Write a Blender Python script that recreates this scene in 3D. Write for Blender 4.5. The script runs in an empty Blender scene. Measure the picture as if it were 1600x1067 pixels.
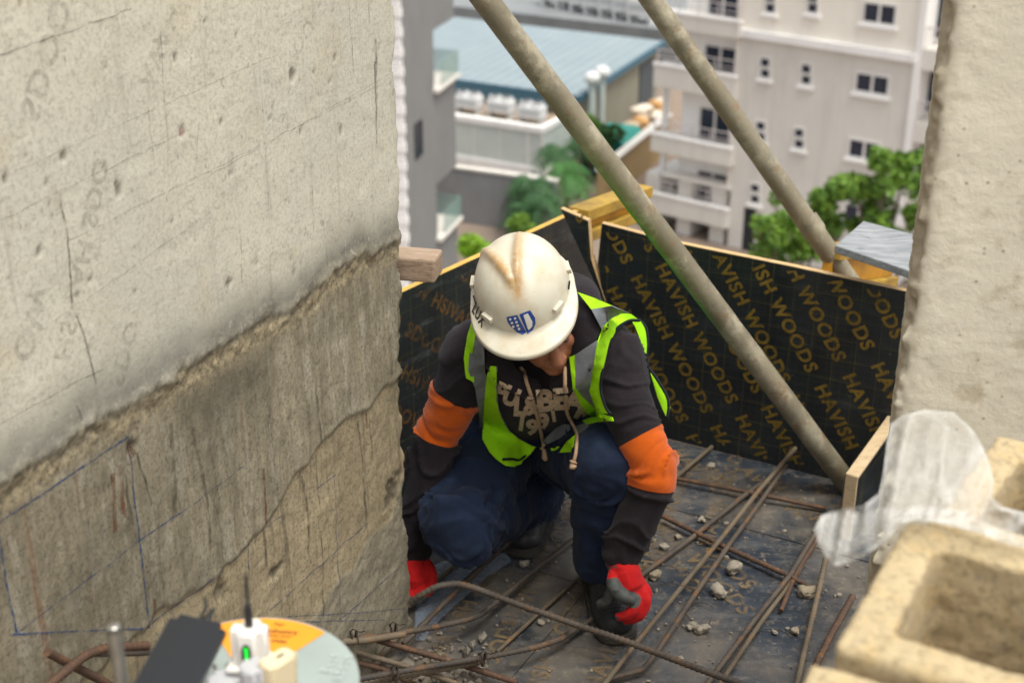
import bpy, bmesh, math, random
import numpy as np
from mathutils import Vector, Matrix, Euler
from mathutils.bvhtree import BVHTree

random.seed(7)
RNG = np.random.default_rng(7)
SC = bpy.context.scene
COL = SC.collection

# ------------------------------------------------------------------ camera
PITCH = math.radians(24.8)
EYE = np.array([0.0, 0.0, 2.05])
cam_data = bpy.data.cameras.new('camera')
cam_data.lens = 50.0
cam_data.sensor_width = 36.0
cam_data.clip_start = 0.05
cam_data.clip_end = 900.0
cam_data.dof.use_dof = True
cam_data.dof.focus_distance = 2.78
cam_data.dof.aperture_fstop = 4.2
camera = bpy.data.objects.new('camera', cam_data)
camera.location = EYE
camera.rotation_euler = (math.pi / 2 - PITCH, 0, 0)
COL.objects.link(camera)
SC.camera = camera

# ------------------------------------------------------------------ overcast sky and soft sun
world = bpy.data.worlds.new('World')
SC.world = world
world.use_nodes = True
wn = world.node_tree.nodes
wl = world.node_tree.links
wn.clear()
sky = wn.new('ShaderNodeTexSky')
sky.sky_type = 'NISHITA'
sky.sun_disc = False
sky.sun_elevation = math.radians(69)
sky.sun_rotation = math.radians(129)
sky.dust_density = 4.0
sky.air_density = 1.2
sky.ozone_density = 0.0
grey = wn.new('ShaderNodeHueSaturation')
grey.inputs['Saturation'].default_value = 0.22
bg = wn.new('ShaderNodeBackground')
bg.inputs['Strength'].default_value = 0.15
wo = wn.new('ShaderNodeOutputWorld')
wl.new(sky.outputs['Color'], grey.inputs['Color'])
wl.new(grey.outputs['Color'], bg.inputs['Color'])
wl.new(bg.outputs['Background'], wo.inputs['Surface'])
sun_data = bpy.data.lights.new('sun', 'SUN')
sun_data.energy = 1.4
sun_data.angle = math.radians(28)
sun_data.color = (1.0, 0.975, 0.84)
sun = bpy.data.objects.new('sun', sun_data)
sun.rotation_euler = (math.radians(90 - 69), 0, math.radians(180 - 129))
COL.objects.link(sun)
SC.view_settings.view_transform = 'Standard'
SC.view_settings.look = 'None'
SC.view_settings.exposure = 0.78
SC.view_settings.gamma = 1.0
SC.cycles.max_bounces = 6
SC.cycles.transparent_max_bounces = 10

# ------------------------------------------------------------------ helpers: geometry seen along a sight line of the photograph
FPX = 2222.2
CP, SP = math.cos(PITCH), math.sin(PITCH)


def ray(px, py):
    x = (px - 800.0) / FPX
    u = -(py - 533.5) / FPX
    return np.array([x, CP + u * SP, -SP + u * CP])


def onz(px, py, z):
    r = ray(px, py)
    return EYE + r * ((z - EYE[2]) / r[2])


def ony(px, py, y):
    r = ray(px, py)
    return EYE + r * (y / r[1])


def dep(px, py, d):
    return EYE + ray(px, py) * d


def onplane(px, py, p, n):
    r = ray(px, py)
    n = np.asarray(n, float)
    return EYE + r * (np.dot(np.asarray(p) - EYE, n) / np.dot(r, n))


def to_px(p):
    q = np.asarray(p, float) - EYE
    d = q[..., 1] * CP - q[..., 2] * SP
    u = q[..., 1] * SP + q[..., 2] * CP
    return 800 + FPX * q[..., 0] / d, 533.5 - FPX * u / d


# value noise on arrays of points
def _hash(ix, iy, iz, seed):
    h = (ix * 374761393 + iy * 668265263 + iz * 2147483647 + seed * 144665) & 0xFFFFFFFF
    h = ((h ^ (h >> 13)) * 1274126177) & 0xFFFFFFFF
    return ((h ^ (h >> 16)) & 0xFFFF) / 65535.0


def vnoise(P, seed=0):
    P = np.asarray(P, float)
    I = np.floor(P).astype(np.int64)
    f = P - I
    f = f * f * (3 - 2 * f)
    r = 0
    for dx in (0, 1):
        for dy in (0, 1):
            for dz in (0, 1):
                w = (f[..., 0] if dx else 1 - f[..., 0]) * (f[..., 1] if dy else 1 - f[..., 1]) * (f[..., 2] if dz else 1 - f[..., 2])
                r = r + w * _hash(I[..., 0] + dx, I[..., 1] + dy, I[..., 2] + dz, seed)
    return r * 2 - 1


def fbm(P, octaves=4, seed=0):
    P = np.asarray(P, float)
    a, s, r = 1.0, 1.0, 0
    for k in range(octaves):
        r = r + a * vnoise(P * s + k * 17.3, seed + k)
        a *= 0.5
        s *= 2.03
    return r / 1.9


def sstep(a, b, x):
    t = np.clip((x - a) / (b - a), 0, 1)
    return t * t * (3 - 2 * t)


# ------------------------------------------------------------------ helpers: objects
def tag(o, label=None, cat=None, group=None, kind=None):
    if label: o['label'] = label
    if cat: o['category'] = cat
    if group: o['group'] = group
    if kind: o['kind'] = kind
    return o


def thing(name, label, cat, loc=(0, 0, 0), group=None):
    o = bpy.data.objects.new(name, None)
    o.empty_display_size = 0.1
    o.location = [float(v) for v in loc]
    COL.objects.link(o)
    o['origin'] = 1
    del o['origin']
    return tag(o, label, cat, group)


def world_loc(o):
    v = Vector((0, 0, 0))
    while o is not None:
        v += o.location
        o = o.parent
    return v


def finish(me, mat=None, smooth=None):
    if mat is not None:
        for m in (mat if isinstance(mat, (list, tuple)) else [mat]):
            me.materials.append(m)
    if smooth is not None:
        me.polygons.foreach_set('use_smooth', [True] * len(me.polygons))
        if smooth < 179:
            me.set_sharp_from_angle(angle=math.radians(smooth))
    me.update()
    return me


def link(name, me, parent=None, loc=None):
    """me holds world coordinates; the object's origin goes to its parent's origin (or to loc)."""
    o = bpy.data.objects.new(name, me)
    COL.objects.link(o)
    if parent is not None:
        o.parent = parent
        w = world_loc(parent)
        me.transform(Matrix.Translation(-w))
    elif loc is not None:
        me.transform(Matrix.Translation(-Vector([float(v) for v in loc])))
        o.location = [float(v) for v in loc]
    return o


def obj(name, bm, mat, parent=None, smooth=None, loc=None):
    me = bpy.data.meshes.new(name)
    bm.normal_update()
    bm.to_mesh(me)
    bm.free()
    finish(me, mat, smooth)
    return link(name, me, parent, loc)


def mesh_np(name, verts, faces, mat, parent=None, smooth=None, loc=None):
    me = bpy.data.meshes.new(name)
    me.from_pydata([tuple(map(float, v)) for v in verts], [], [tuple(map(int, f)) for f in faces])
    finish(me, mat, smooth)
    return link(name, me, parent, loc)


def add_attr(o, name, values):
    a = o.data.attributes.new(name, 'FLOAT', 'POINT')
    a.data.foreach_set('value', np.asarray(values, np.float32))


def copy_tree(o, parent=None):
    c = o.copy()
    COL.objects.link(c)
    if parent is not None:
        c.parent = parent
    for ch in list(o.children):
        copy_tree(ch, c)
    return c


# shapes into a bmesh
def box(bm, c, sx, sy, sz, ex=(1, 0, 0), ey=(0, 1, 0), ez=(0, 0, 1), bevel=0.0):
    """box centred at c with full sizes along three axes"""
    c = np.asarray(c, float)
    ex, ey, ez = [np.asarray(v, float) / np.linalg.norm(v) for v in (ex, ey, ez)]
    vs = []
    for k in (-.5, .5):
        for a, b in ((-.5, -.5), (.5, -.5), (.5, .5), (-.5, .5)):
            vs.append(bm.verts.new(c + ex * a * sx + ey * b * sy + ez * k * sz))
    q = [(3, 2, 1, 0), (4, 5, 6, 7), (0, 1, 5, 4), (1, 2, 6, 5), (2, 3, 7, 6), (3, 0, 4, 7)]
    fs = [bm.faces.new([vs[i] for i in f]) for f in q]
    if bevel:
        es = list({e for f in fs for e in f.edges})
        bmesh.ops.bevel(bm, geom=es, offset=bevel, segments=2, profile=0.5, affect='EDGES')
    return fs


def prism(bm, base, up):
    """closed prism from a planar loop of points and a translation"""
    up = np.asarray(up, float)
    a = [bm.verts.new(np.asarray(p, float)) for p in base]
    b = [bm.verts.new(np.asarray(p, float) + up) for p in base]
    n = len(a)
    bm.faces.new(a[::-1])
    bm.faces.new(b)
    for i in range(n):
        bm.faces.new((a[i], a[(i + 1) % n], b[(i + 1) % n], b[i]))


def frames(P, hint=(0, 0, 1)):
    P = np.asarray(P, float)
    T = np.gradient(P, axis=0)
    T /= np.linalg.norm(T, axis=1)[:, None] + 1e-12
    X = np.zeros_like(P)
    h = np.asarray(hint, float)
    x = h - T[0] * np.dot(h, T[0])
    if np.linalg.norm(x) < 1e-3:
        h = np.array([1, 0.3, 0])
        x = h - T[0] * np.dot(h, T[0])
    for i in range(len(P)):
        x = x - T[i] * np.dot(x, T[i])
        x /= np.linalg.norm(x)
        X[i] = x
    Y = np.cross(T, X)
    return T, X, Y


def spline(P, n):
    """Catmull-Rom resampling to about n points, columns of any width"""
    P = np.asarray(P, float)
    if len(P) < 3:
        t = np.linspace(0, 1, n)[:, None]
        return P[0] * (1 - t) + P[-1] * t
    Q = np.vstack([2 * P[0] - P[1], P, 2 * P[-1] - P[-2]])
    m = len(P) - 1
    out = []
    for tt in np.linspace(0, m, n):
        i = min(int(tt), m - 1)
        t = tt - i
        a, b, c, d = Q[i], Q[i + 1], Q[i + 2], Q[i + 3]
        out.append(0.5 * (2 * b + (c - a) * t + (2 * a - 5 * b + 4 * c - d) * t * t + (3 * b - a - 3 * c + d) * t ** 3))
    return np.array(out)


def loft(bm, P, A, B=None, hint=(1, 0, 0), seg=16, cap=True, dome=True):
    """tube through P; half sizes A along the hint side and B across it"""
    P = np.asarray(P, float)
    A = np.broadcast_to(np.asarray(A, float), (len(P),))
    B = A if B is None else np.broadcast_to(np.asarray(B, float), (len(P),))
    T, X, Y = frames(P, hint)
    ang = np.linspace(0, 2 * math.pi, seg, endpoint=False)
    rings = []
    for i in range(len(P)):
        rings.append([bm.verts.new(P[i] + X[i] * A[i] * math.cos(a) + Y[i] * B[i] * math.sin(a)) for a in ang])
    for r0, r1 in zip(rings[:-1], rings[1:]):
        for k in range(seg):
            bm.faces.new((r0[k], r0[(k + 1) % seg], r1[(k + 1) % seg], r1[k]))
    if cap:
        for r, s, i in ((rings[0], -1, 0), (rings[-1], 1, -1)):
            if dome:
                pole = bm.verts.new(P[i] + T[i] * s * 0.55 * min(A[i], B[i]))
                mid = [bm.verts.new(P[i] + T[i] * s * 0.4 * min(A[i], B[i]) + (np.array(v.co) - P[i]) * 0.66) for v in r]
                for k in range(seg):
                    q = (r[k], r[(k + 1) % seg], mid[(k + 1) % seg], mid[k])
                    bm.faces.new(q if s > 0 else q[::-1])
                    t = (mid[k], mid[(k + 1) % seg], pole)
                    bm.faces.new(t if s > 0 else t[::-1])
            else:
                bm.faces.new(r if s > 0 else r[::-1])
    return rings


def ball(bm, c, rx, ry=None, rz=None, M=None, u=16, v=10):
    ry = rx if ry is None else ry
    rz = rx if rz is None else rz
    m = Matrix.Translation(Vector([float(x) for x in c])) @ (M.to_4x4() if M else Matrix.Identity(4)) @ Matrix.Diagonal((rx, ry, rz, 1))
    bmesh.ops.create_uvsphere(bm, u_segments=u, v_segments=v, radius=1.0, matrix=m)


def remesh(bm, voxel, smooth=6, factor=0.5):
    me = bpy.data.meshes.new('tmp')
    bmesh.ops.recalc_face_normals(bm, faces=bm.faces)
    bm.to_mesh(me)
    bm.free()
    o = bpy.data.objects.new('tmp', me)
    COL.objects.link(o)
    r = o.modifiers.new('r', 'REMESH')
    r.mode = 'VOXEL'
    r.voxel_size = voxel
    r.adaptivity = 0
    if smooth:
        s = o.modifiers.new('s', 'SMOOTH')
        s.iterations = smooth
        s.factor = factor
    dg = bpy.context.evaluated_depsgraph_get()
    dg.update()
    out = bpy.data.meshes.new_from_object(o.evaluated_get(dg))
    bpy.data.objects.remove(o)
    bpy.data.meshes.remove(me)
    out.materials.clear()
    return out


def verts_of(me):
    a = np.empty(len(me.vertices) * 3, np.float32)
    me.vertices.foreach_get('co', a)
    return a.reshape(-1, 3).astype(float)


def normals_of(me):
    a = np.empty(len(me.vertices) * 3, np.float32)
    me.vertices.foreach_get('normal', a)
    return a.reshape(-1, 3).astype(float)


def set_verts(me, V):
    me.vertices.foreach_set('co', np.asarray(V, np.float32).ravel())
    me.update()


def bvh_of(me):
    V = [tuple(v) for v in verts_of(me)]
    return BVHTree.FromPolygons(V, [tuple(p.vertices) for p in me.polygons])


_TXT = {}


def text_mesh(s, bold=0.02, wide=1.0):
    """flat lettering, cap height about 0.7, as (verts 2d, faces), left end at 0"""
    key = (s, bold, wide)
    if key in _TXT:
        return _TXT[key]
    cu = bpy.data.curves.new('t', 'FONT')
    cu.body = s
    cu.offset = bold
    cu.space_character = 1.0 + bold * 3.5
    cu.resolution_u = 3
    cu.fill_mode = 'FRONT'
    o = bpy.data.objects.new('t', cu)
    COL.objects.link(o)
    dg = bpy.context.evaluated_depsgraph_get()
    dg.update()
    e = o.evaluated_get(dg)
    me = e.to_mesh()
    V = verts_of(me)[:, :2].copy()
    F = [tuple(p.vertices) for p in me.polygons]
    e.to_mesh_clear()
    bpy.data.objects.remove(o)
    bpy.data.curves.remove(cu)
    V[:, 0] *= wide
    V[:, 0] -= V[:, 0].min()
    _TXT[key] = (V, F)
    return _TXT[key]


# ------------------------------------------------------------------ helpers: materials
class NT:
    def __init__(s, name, rough=0.8, metallic=0.0, spec=0.5):
        s.m = bpy.data.materials.new(name)
        s.m.use_nodes = True
        s.t = s.m.node_tree
        s.b = s.t.nodes['Principled BSDF']
        s.b.inputs['Roughness'].default_value = rough
        s.b.inputs['Metallic'].default_value = metallic
        s.b.inputs['Specular IOR Level'].default_value = spec
        s.co = s.n('ShaderNodeTexCoord').outputs['Object']

    def n(s, kind, **kw):
        n = s.t.nodes.new(kind)
        for k, v in kw.items():
            setattr(n, k, v)
        return n

    def put(s, sock, v):
        if v is None:
            return
        if isinstance(v, bpy.types.NodeSocket):
            s.t.links.new(v, sock)
        elif isinstance(v, (tuple, list)) and len(v) == 3 and sock.type == 'RGBA':
            sock.default_value = (*v, 1)
        else:
            sock.default_value = v

    def map(s, scale=(1, 1, 1), rot=(0, 0, 0), loc=(0, 0, 0), vec=None):
        n = s.n('ShaderNodeMapping')
        s.put(n.inputs['Vector'], vec or s.co)
        n.inputs['Scale'].default_value = scale
        n.inputs['Rotation'].default_value = rot
        n.inputs['Location'].default_value = loc
        return n.outputs[0]

    def noise(s, scale=5, detail=4, rough=0.55, vec=None, dist=0.0):
        n = s.n('ShaderNodeTexNoise')
        s.put(n.inputs['Vector'], vec or s.co)
        n.inputs['Scale'].default_value = scale
        n.inputs['Detail'].default_value = detail
        n.inputs['Roughness'].default_value = rough
        n.inputs['Distortion'].default_value = dist
        return n.outputs['Fac']

    def voronoi(s, scale=5, vec=None, feature='F1'):
        n = s.n('ShaderNodeTexVoronoi', feature=feature)
        s.put(n.inputs['Vector'], vec or s.co)
        n.inputs['Scale'].default_value = scale
        return n.outputs['Distance']

    def ramp(s, fac, *stops):
        n = s.n('ShaderNodeValToRGB')
        s.put(n.inputs[0], fac)
        e = n.color_ramp.elements
        while len(e) < len(stops):
            e.new(0.5)
        for el, (p, c) in zip(e, stops):
            el.position = p
            el.color = (c, c, c, 1) if not isinstance(c, (tuple, list)) else (*c, 1)
        return n.outputs[0]

    def mix(s, fac, a, b, mode='MIX'):
        n = s.n('ShaderNodeMix', data_type='RGBA', blend_type=mode)
        s.put(n.inputs[0], fac)
        s.put(n.inputs[6], a)
        s.put(n.inputs[7], b)
        return n.outputs[2]

    def math(s, op, a, b=0.5, clamp=False):
        n = s.n('ShaderNodeMath', operation=op, use_clamp=clamp)
        s.put(n.inputs[0], a)
        s.put(n.inputs[1], b)
        return n.outputs[0]

    def attr(s, name):
        return s.n('ShaderNodeAttribute', attribute_name=name).outputs['Fac']

    def wave(s, scale, vec=None, dist=0.0, direction='X', detail=0):
        n = s.n('ShaderNodeTexWave', bands_direction=direction)
        s.put(n.inputs['Vector'], vec or s.co)
        n.inputs['Scale'].default_value = scale
        n.inputs['Distortion'].default_value = dist
        n.inputs['Detail'].default_value = detail
        return n.outputs['Fac']

    def color(s, c):
        s.put(s.b.inputs['Base Color'], c)
        return s

    def rough(s, v):
        s.put(s.b.inputs['Roughness'], v)
        return s

    def alpha(s, v):
        s.put(s.b.inputs['Alpha'], v)
        return s

    def bump(s, h, strength=0.3, dist=0.005):
        n = s.n('ShaderNodeBump')
        n.inputs['Strength'].default_value = strength
        n.inputs['Distance'].default_value = dist
        s.put(n.inputs['Height'], h)
        if s.b.inputs['Normal'].is_linked:
            s.t.links.new(s.b.inputs['Normal'].links[0].from_socket, n.inputs['Normal'])
        s.t.links.new(n.outputs[0], s.b.inputs['Normal'])
        return s


def simple(name, c1, c2=None, rough=0.8, scale=8, detail=5, bump=0.0, bscale=60, bdist=0.003, metallic=0.0, spec=0.5):
    t = NT(name, rough, metallic, spec)
    if c2 is None:
        t.color(tuple(c1))
    else:
        t.color(t.mix(t.ramp(t.noise(scale, detail), (0.33, 0.0), (0.67, 1.0)), tuple(c1), tuple(c2)))
    if bump:
        t.bump(t.noise(bscale, 4), bump, bdist)
    return t.m
# ------------------------------------------------------------------ materials of the near place
def m_old_concrete():
    t = NT('weathered_concrete', 0.88)
    big = t.noise(2.6, 6)
    c = t.mix(t.ramp(big, (0.3, 0.0), (0.7, 1.0)), (0.57, 0.53, 0.42), (0.505, 0.485, 0.405))
    c = t.mix(t.ramp(t.noise(6.5, 5, 0.6), (0.55, 0.0), (0.75, 0.6)), c, (0.52, 0.42, 0.27))          # ochre release-oil patches
    streak = t.noise(3.0, 6, 0.6, t.map((14, 14, 0.9)))
    c = t.mix(t.ramp(streak, (0.56, 0.0), (0.74, 0.55)), c, (0.27, 0.25, 0.20))
    c = t.mix(t.ramp(t.voronoi(30, t.map((1, 1, 0.55))), (0.0, 0.8), (0.10, 0.0)), c, (0.16, 0.14, 0.10))  # pinholes
    c = t.mix(t.ramp(t.noise(55, 3), (0.58, 0.0), (0.74, 0.45)), c, (0.25, 0.23, 0.18))
    # middle lift: dark, damp, streaked slurry
    low = t.attr('lower')
    sl = t.noise(3.4, 8, 0.72, t.map((11, 11, 1.0)))
    lc = t.mix(t.ramp(sl, (0.30, 0.0), (0.70, 1.0)), (0.125, 0.105, 0.068), (0.325, 0.28, 0.19))
    lc = t.mix(t.ramp(t.noise(9, 6, 0.7, t.map((3, 3, 0.7))), (0.50, 0.0), (0.66, 0.8)), lc, (0.36, 0.325, 0.25))
    lc = t.mix(t.ramp(t.noise(2.0, 5, 0.6), (0.48, 0.0), (0.66, 0.8)), lc, (0.10, 0.086, 0.055))
    lc = t.mix(t.ramp(t.noise(2.2, 4, 0.5, t.map((22, 22, 0.6), loc=(3, 1, 0))), (0.66, 0.0), (0.76, 0.7)), lc, (0.17, 0.075, 0.035))  # rust runs
    c = t.mix(low, c, lc)
    # lowest lift: tan, drier
    peel = t.attr('peel')
    pc = t.mix(t.ramp(t.noise(7, 6), (0.3, 0.0), (0.7, 1.0)), (0.25, 0.20, 0.12), (0.37, 0.30, 0.185))
    pc = t.mix(t.ramp(t.noise(3.4, 7, 0.7, t.map((16, 16, 1.0), loc=(5, 0, 0))), (0.52, 0.0), (0.68, 0.8)), pc, (0.12, 0.095, 0.06))
    c = t.mix(peel, c, pc)
    grey = t.attr('foot')
    gc = t.mix(t.ramp(t.noise(12, 6, 0.7), (0.3, 0.0), (0.7, 1.0)), (0.19, 0.165, 0.115), (0.31, 0.27, 0.19))
    c = t.mix(grey, c, gc)
    # slurry line and the damp stain over it
    st = t.math('MULTIPLY', t.attr('stain'), t.ramp(t.noise(9, 5), (0.2, 0.65), (0.55, 1.0)))
    c = t.mix(st, c, (0.062, 0.058, 0.048))
    rd = t.attr('ridge')
    c = t.mix(rd, c, t.mix(t.ramp(t.noise(60, 5, 0.7), (0.35, 0.0), (0.6, 1.0)), (0.15, 0.12, 0.07), (0.44, 0.36, 0.22)))
    c = t.mix(t.attr('gouge'), c, (0.085, 0.07, 0.045))
    c = t.mix(t.ramp(t.noise(130, 5, 0.75), (0.36, 0.55), (0.52, 0.0)), c, t.mix(low, (0.27, 0.25, 0.19), (0.045, 0.04, 0.028)))
    c = t.mix(t.ramp(t.noise(70, 6, 0.75, t.map((1, 1, .6), loc=(2, 7, 1))), (0.58, 0.0), (0.72, 0.5)), c, t.mix(low, (0.56, 0.52, 0.42), (0.36, 0.33, 0.26)))
    c = t.mix(t.ramp(t.noise(1.6, 3), (0.4, 0.0), (0.7, 0.35)), c, t.mix(low, (0.36, 0.35, 0.30), (0.07, 0.062, 0.045)))
    t.color(c)
    t.bump(t.noise(150, 5, 0.7), 0.5, 0.0025)
    t.bump(t.noise(24, 5, 0.6), 0.3, 0.006)
    return t.m


def m_column():
    t = NT('pale_concrete', 0.9)
    c = t.mix(t.ramp(t.noise(5, 6), (0.3, 0.0), (0.7, 1.0)), (0.66, 0.605, 0.48), (0.585, 0.54, 0.43))
    c = t.mix(t.ramp(t.noise(18, 5), (0.58, 0.0), (0.7, 0.6)), c, (0.38, 0.32, 0.21))
    c = t.mix(t.ramp(t.voronoi(34), (0.0, 0.85), (0.13, 0.0)), c, (0.17, 0.14, 0.09))
    c = t.mix(t.attr('chip'), c, t.mix(t.noise(60, 4), (0.22, 0.18, 0.12), (0.46, 0.40, 0.29)))
    t.color(c)
    t.bump(t.noise(120, 5, 0.7), 0.5, 0.003)
    return t.m


def film_ply(name, worn, grid_vec=None, dust=0.0, wet=0.17):
    t = NT(name, 0.3)
    c = t.mix(t.ramp(t.noise(6, 6), (0.35, 0.0), (0.7, 1.0)), (0.022, 0.027, 0.036), (0.044, 0.053, 0.068))
    if grid_vec:
        for k, ax in enumerate('XZ'):
            w = t.wave(1.0, t.map((5.3, 5.3, 6.9), vec=t.co, loc=(0.1, 0.2, 0.3)) if ax == 'Z' else t.map((6.1, 0, 0), grid_vec), 0.0, ax)
            c = t.mix(t.ramp(w, (0.985, 0.0), (0.997, 0.55)), c, (0.06, 0.052, 0.022))
    sc = t.noise(5, 9, 0.75, t.map((1.4, 5, 5), (0, 0, 0.5)))
    c = t.mix(t.ramp(sc, (0.50, 0.0), (0.66, worn)), c, (0.095, 0.10, 0.105))
    if dust:
        sep = t.n('ShaderNodeSeparateXYZ')
        t.put(sep.inputs[0], t.co)
        near = t.math('ADD', t.math('MULTIPLY', t.math('SUBTRACT', 3.0, sep.outputs['Y']), 0.16), t.math('MULTIPLY', sep.outputs['X'], 0.05), True)
        d = t.math('ADD', t.noise(2.6, 8, 0.7), near)
        c = t.mix(t.math('MULTIPLY', t.ramp(d, (0.46, 0.0), (0.70, 1.0)), dust), c, (0.165, 0.135, 0.098))
        d2 = t.noise(38, 5, 0.7)
        c = t.mix(t.math('MULTIPLY', t.ramp(d2, (0.55, 0.0), (0.72, 1.0)), dust * 0.8), c, (0.26, 0.21, 0.15))
        sp = t.voronoi(55)
        c = t.mix(t.math('MULTIPLY', t.ramp(sp, (0.0, 1.0), (0.17, 0.0)), 0.6), c, (0.30, 0.26, 0.20))
        t.rough(t.ramp(d, (0.48, wet), (0.72, 0.8)))
    else:
        t.rough(t.ramp(t.noise(7, 6), (0.35, 0.30), (0.7, 0.55)))
    t.color(c)
    t.bump(t.noise(45, 5, 0.7), 0.16, 0.002)
    return t.m


def m_wood(name, a, b, scale=1.0, dark=(0.06, 0.035, 0.02), rot=(0, 0, 0)):
    t = NT(name, 0.78)
    v = t.map((2.5 * scale, 26 * scale, 26 * scale), rot)
    g = t.noise(4, 7, 0.65, v, 0.6)
    c = t.mix(t.ramp(g, (0.3, 0.0), (0.7, 1.0)), a, b)
    c = t.mix(t.ramp(t.noise(22, 5), (0.6, 0.0), (0.75, 0.7)), c, dark)
    t.color(c)
    t.bump(g, 0.5, 0.003)
    return t.m


MAT = {}
MAT['wall'] = m_old_concrete()
MAT['column'] = m_column()
MAT['ply_edge'] = m_wood('raw_plywood_edge', (0.46, 0.29, 0.13), (0.60, 0.42, 0.21), 1.0)
MAT['yellow'] = simple('yellow_beam_paint', (0.42, 0.26, 0.03), (0.22, 0.13, 0.02), 0.6, 16, bump=0.3, bscale=40)
MAT['orange_web'] = simple('orange_beam_web', (0.55, 0.26, 0.012), (0.33, 0.16, 0.012), 0.55, 12, bump=0.2, bscale=30)
MAT['gold_print'] = None


def m_print(name, col, wear, base_alpha=1.0, scale=30):
    t = NT(name, 0.45)
    t.color(col)
    n = t.noise(scale, 6, 0.7)
    t.alpha(t.math('MULTIPLY', t.ramp(n, (0.5 - wear, base_alpha), (0.5 + 0.2 - wear * 0.3, base_alpha * (1 - wear)))))
    return t.m


def m_print(name, col, lo, hi, scale=30):
    """ink that has worn: opacity goes from lo to hi with a noise"""
    t = NT(name, 0.45)
    t.color(col)
    t.alpha(t.ramp(t.noise(scale, 6, 0.7), (0.35, lo), (0.65, hi)))
    return t.m


MAT['gold_print'] = m_print('gold_ply_print', (0.19, 0.118, 0.018), 0.5, 1.0, 22)
MAT['faint_print'] = m_print('worn_ply_print', (0.16, 0.08, 0.025), 0.0, 0.75, 14)
MAT['floor_print'] = m_print('trodden_ply_print', (0.22, 0.15, 0.075), -0.1, 0.75, 9)
MAT['ghost_print'] = m_print('print_left_on_concrete', (0.19, 0.17, 0.13), -0.35, 0.27, 34)
MAT['blue_line'] = m_print('blue_chalk_line', (0.010, 0.055, 0.17), -0.15, 0.85, 60)
MAT['crack'] = m_print('crack_line', (0.075, 0.065, 0.05), -0.3, 0.62, 45)
MAT['drip'] = m_print('damp_run_stain', (0.075, 0.066, 0.05), -0.2, 0.6, 30)
MAT['galv'] = None

# ------------------------------------------------------------------ left concrete wall: three lifts with a slurry ridge between
WE = np.array([-0.236, 2.78, 0.0])
WD = np.array([-0.4226, -0.9063, 0.0])
WN = np.array([0.9063, -0.4226, 0.0])


def wall_uz(px, py):
    q = onplane(px, py, WE, WN)
    return np.array([np.dot(q - WE, WD), q[2]])


def wall_pt(u, z, off=0.0):
    return WE + WD * u + WN * off + np.array([0, 0, z])


def ridge_z(u):
    u = np.asarray(u, float)
    return 1.016 + 0.012 * vnoise(np.stack([u * 5, 0 * u, 0 * u], -1), 3) + 0.008 * vnoise(np.stack([u * 19, 0 * u, 0 * u], -1), 5)


def peel_z(u):
    u = np.asarray(u, float)
    b = np.interp(u, [0, .04, .19, .34, .42, .52, .60, .70, .83, 1.2], [.69, .68, .675, .676, .654, .62, .603, .593, .602, .60])
    return b + 0.012 * vnoise(np.stack([u * 14, 0 * u, 0 * u], -1), 8) + 0.006 * vnoise(np.stack([u * 45, 0 * u, 0 * u], -1), 9)


GOUGES = [(wall_uz(440, 893), 0.028, 0.014), (wall_uz(352, 925), 0.025, 0.03), (wall_uz(622, 770), 0.04, 0.05), (wall_uz(635, 735), 0.012, 0.03),
          (wall_uz(457, 118), 0.010, 0.026), (wall_uz(184, 293), 0.010, 0.024), (wall_uz(284, 206), 0.011, 0.013), (wall_uz(533, 203), 0.006, 0.012),
          (wall_uz(357, 442), 0.012, 0.012), (wall_uz(523, 87), 0.008, 0.010), (wall_uz(345, 191), 0.006, 0.007), (wall_uz(320, 33), 0.007, 0.009),
          (wall_uz(270, 345), 0.004, 0.006), (wall_uz(470, 205), 0.007, 0.006), (wall_uz(9, 280), 0.01, 0.01), (wall_uz(62, 392), 0.01, 0.006),
          (wall_uz(210, 700), 0.02, 0.02), (wall_uz(275, 88), 0.006, 0.014), (wall_uz(588, 130), 0.004, 0.06), (wall_uz(140, 437), 0.006, 0.01),
          (wall_uz(464, 140), 0.004, 0.005), (wall_uz(375, 232), 0.006, 0.006), (wall_uz(100, 245), 0.012, 0.008)]


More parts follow.
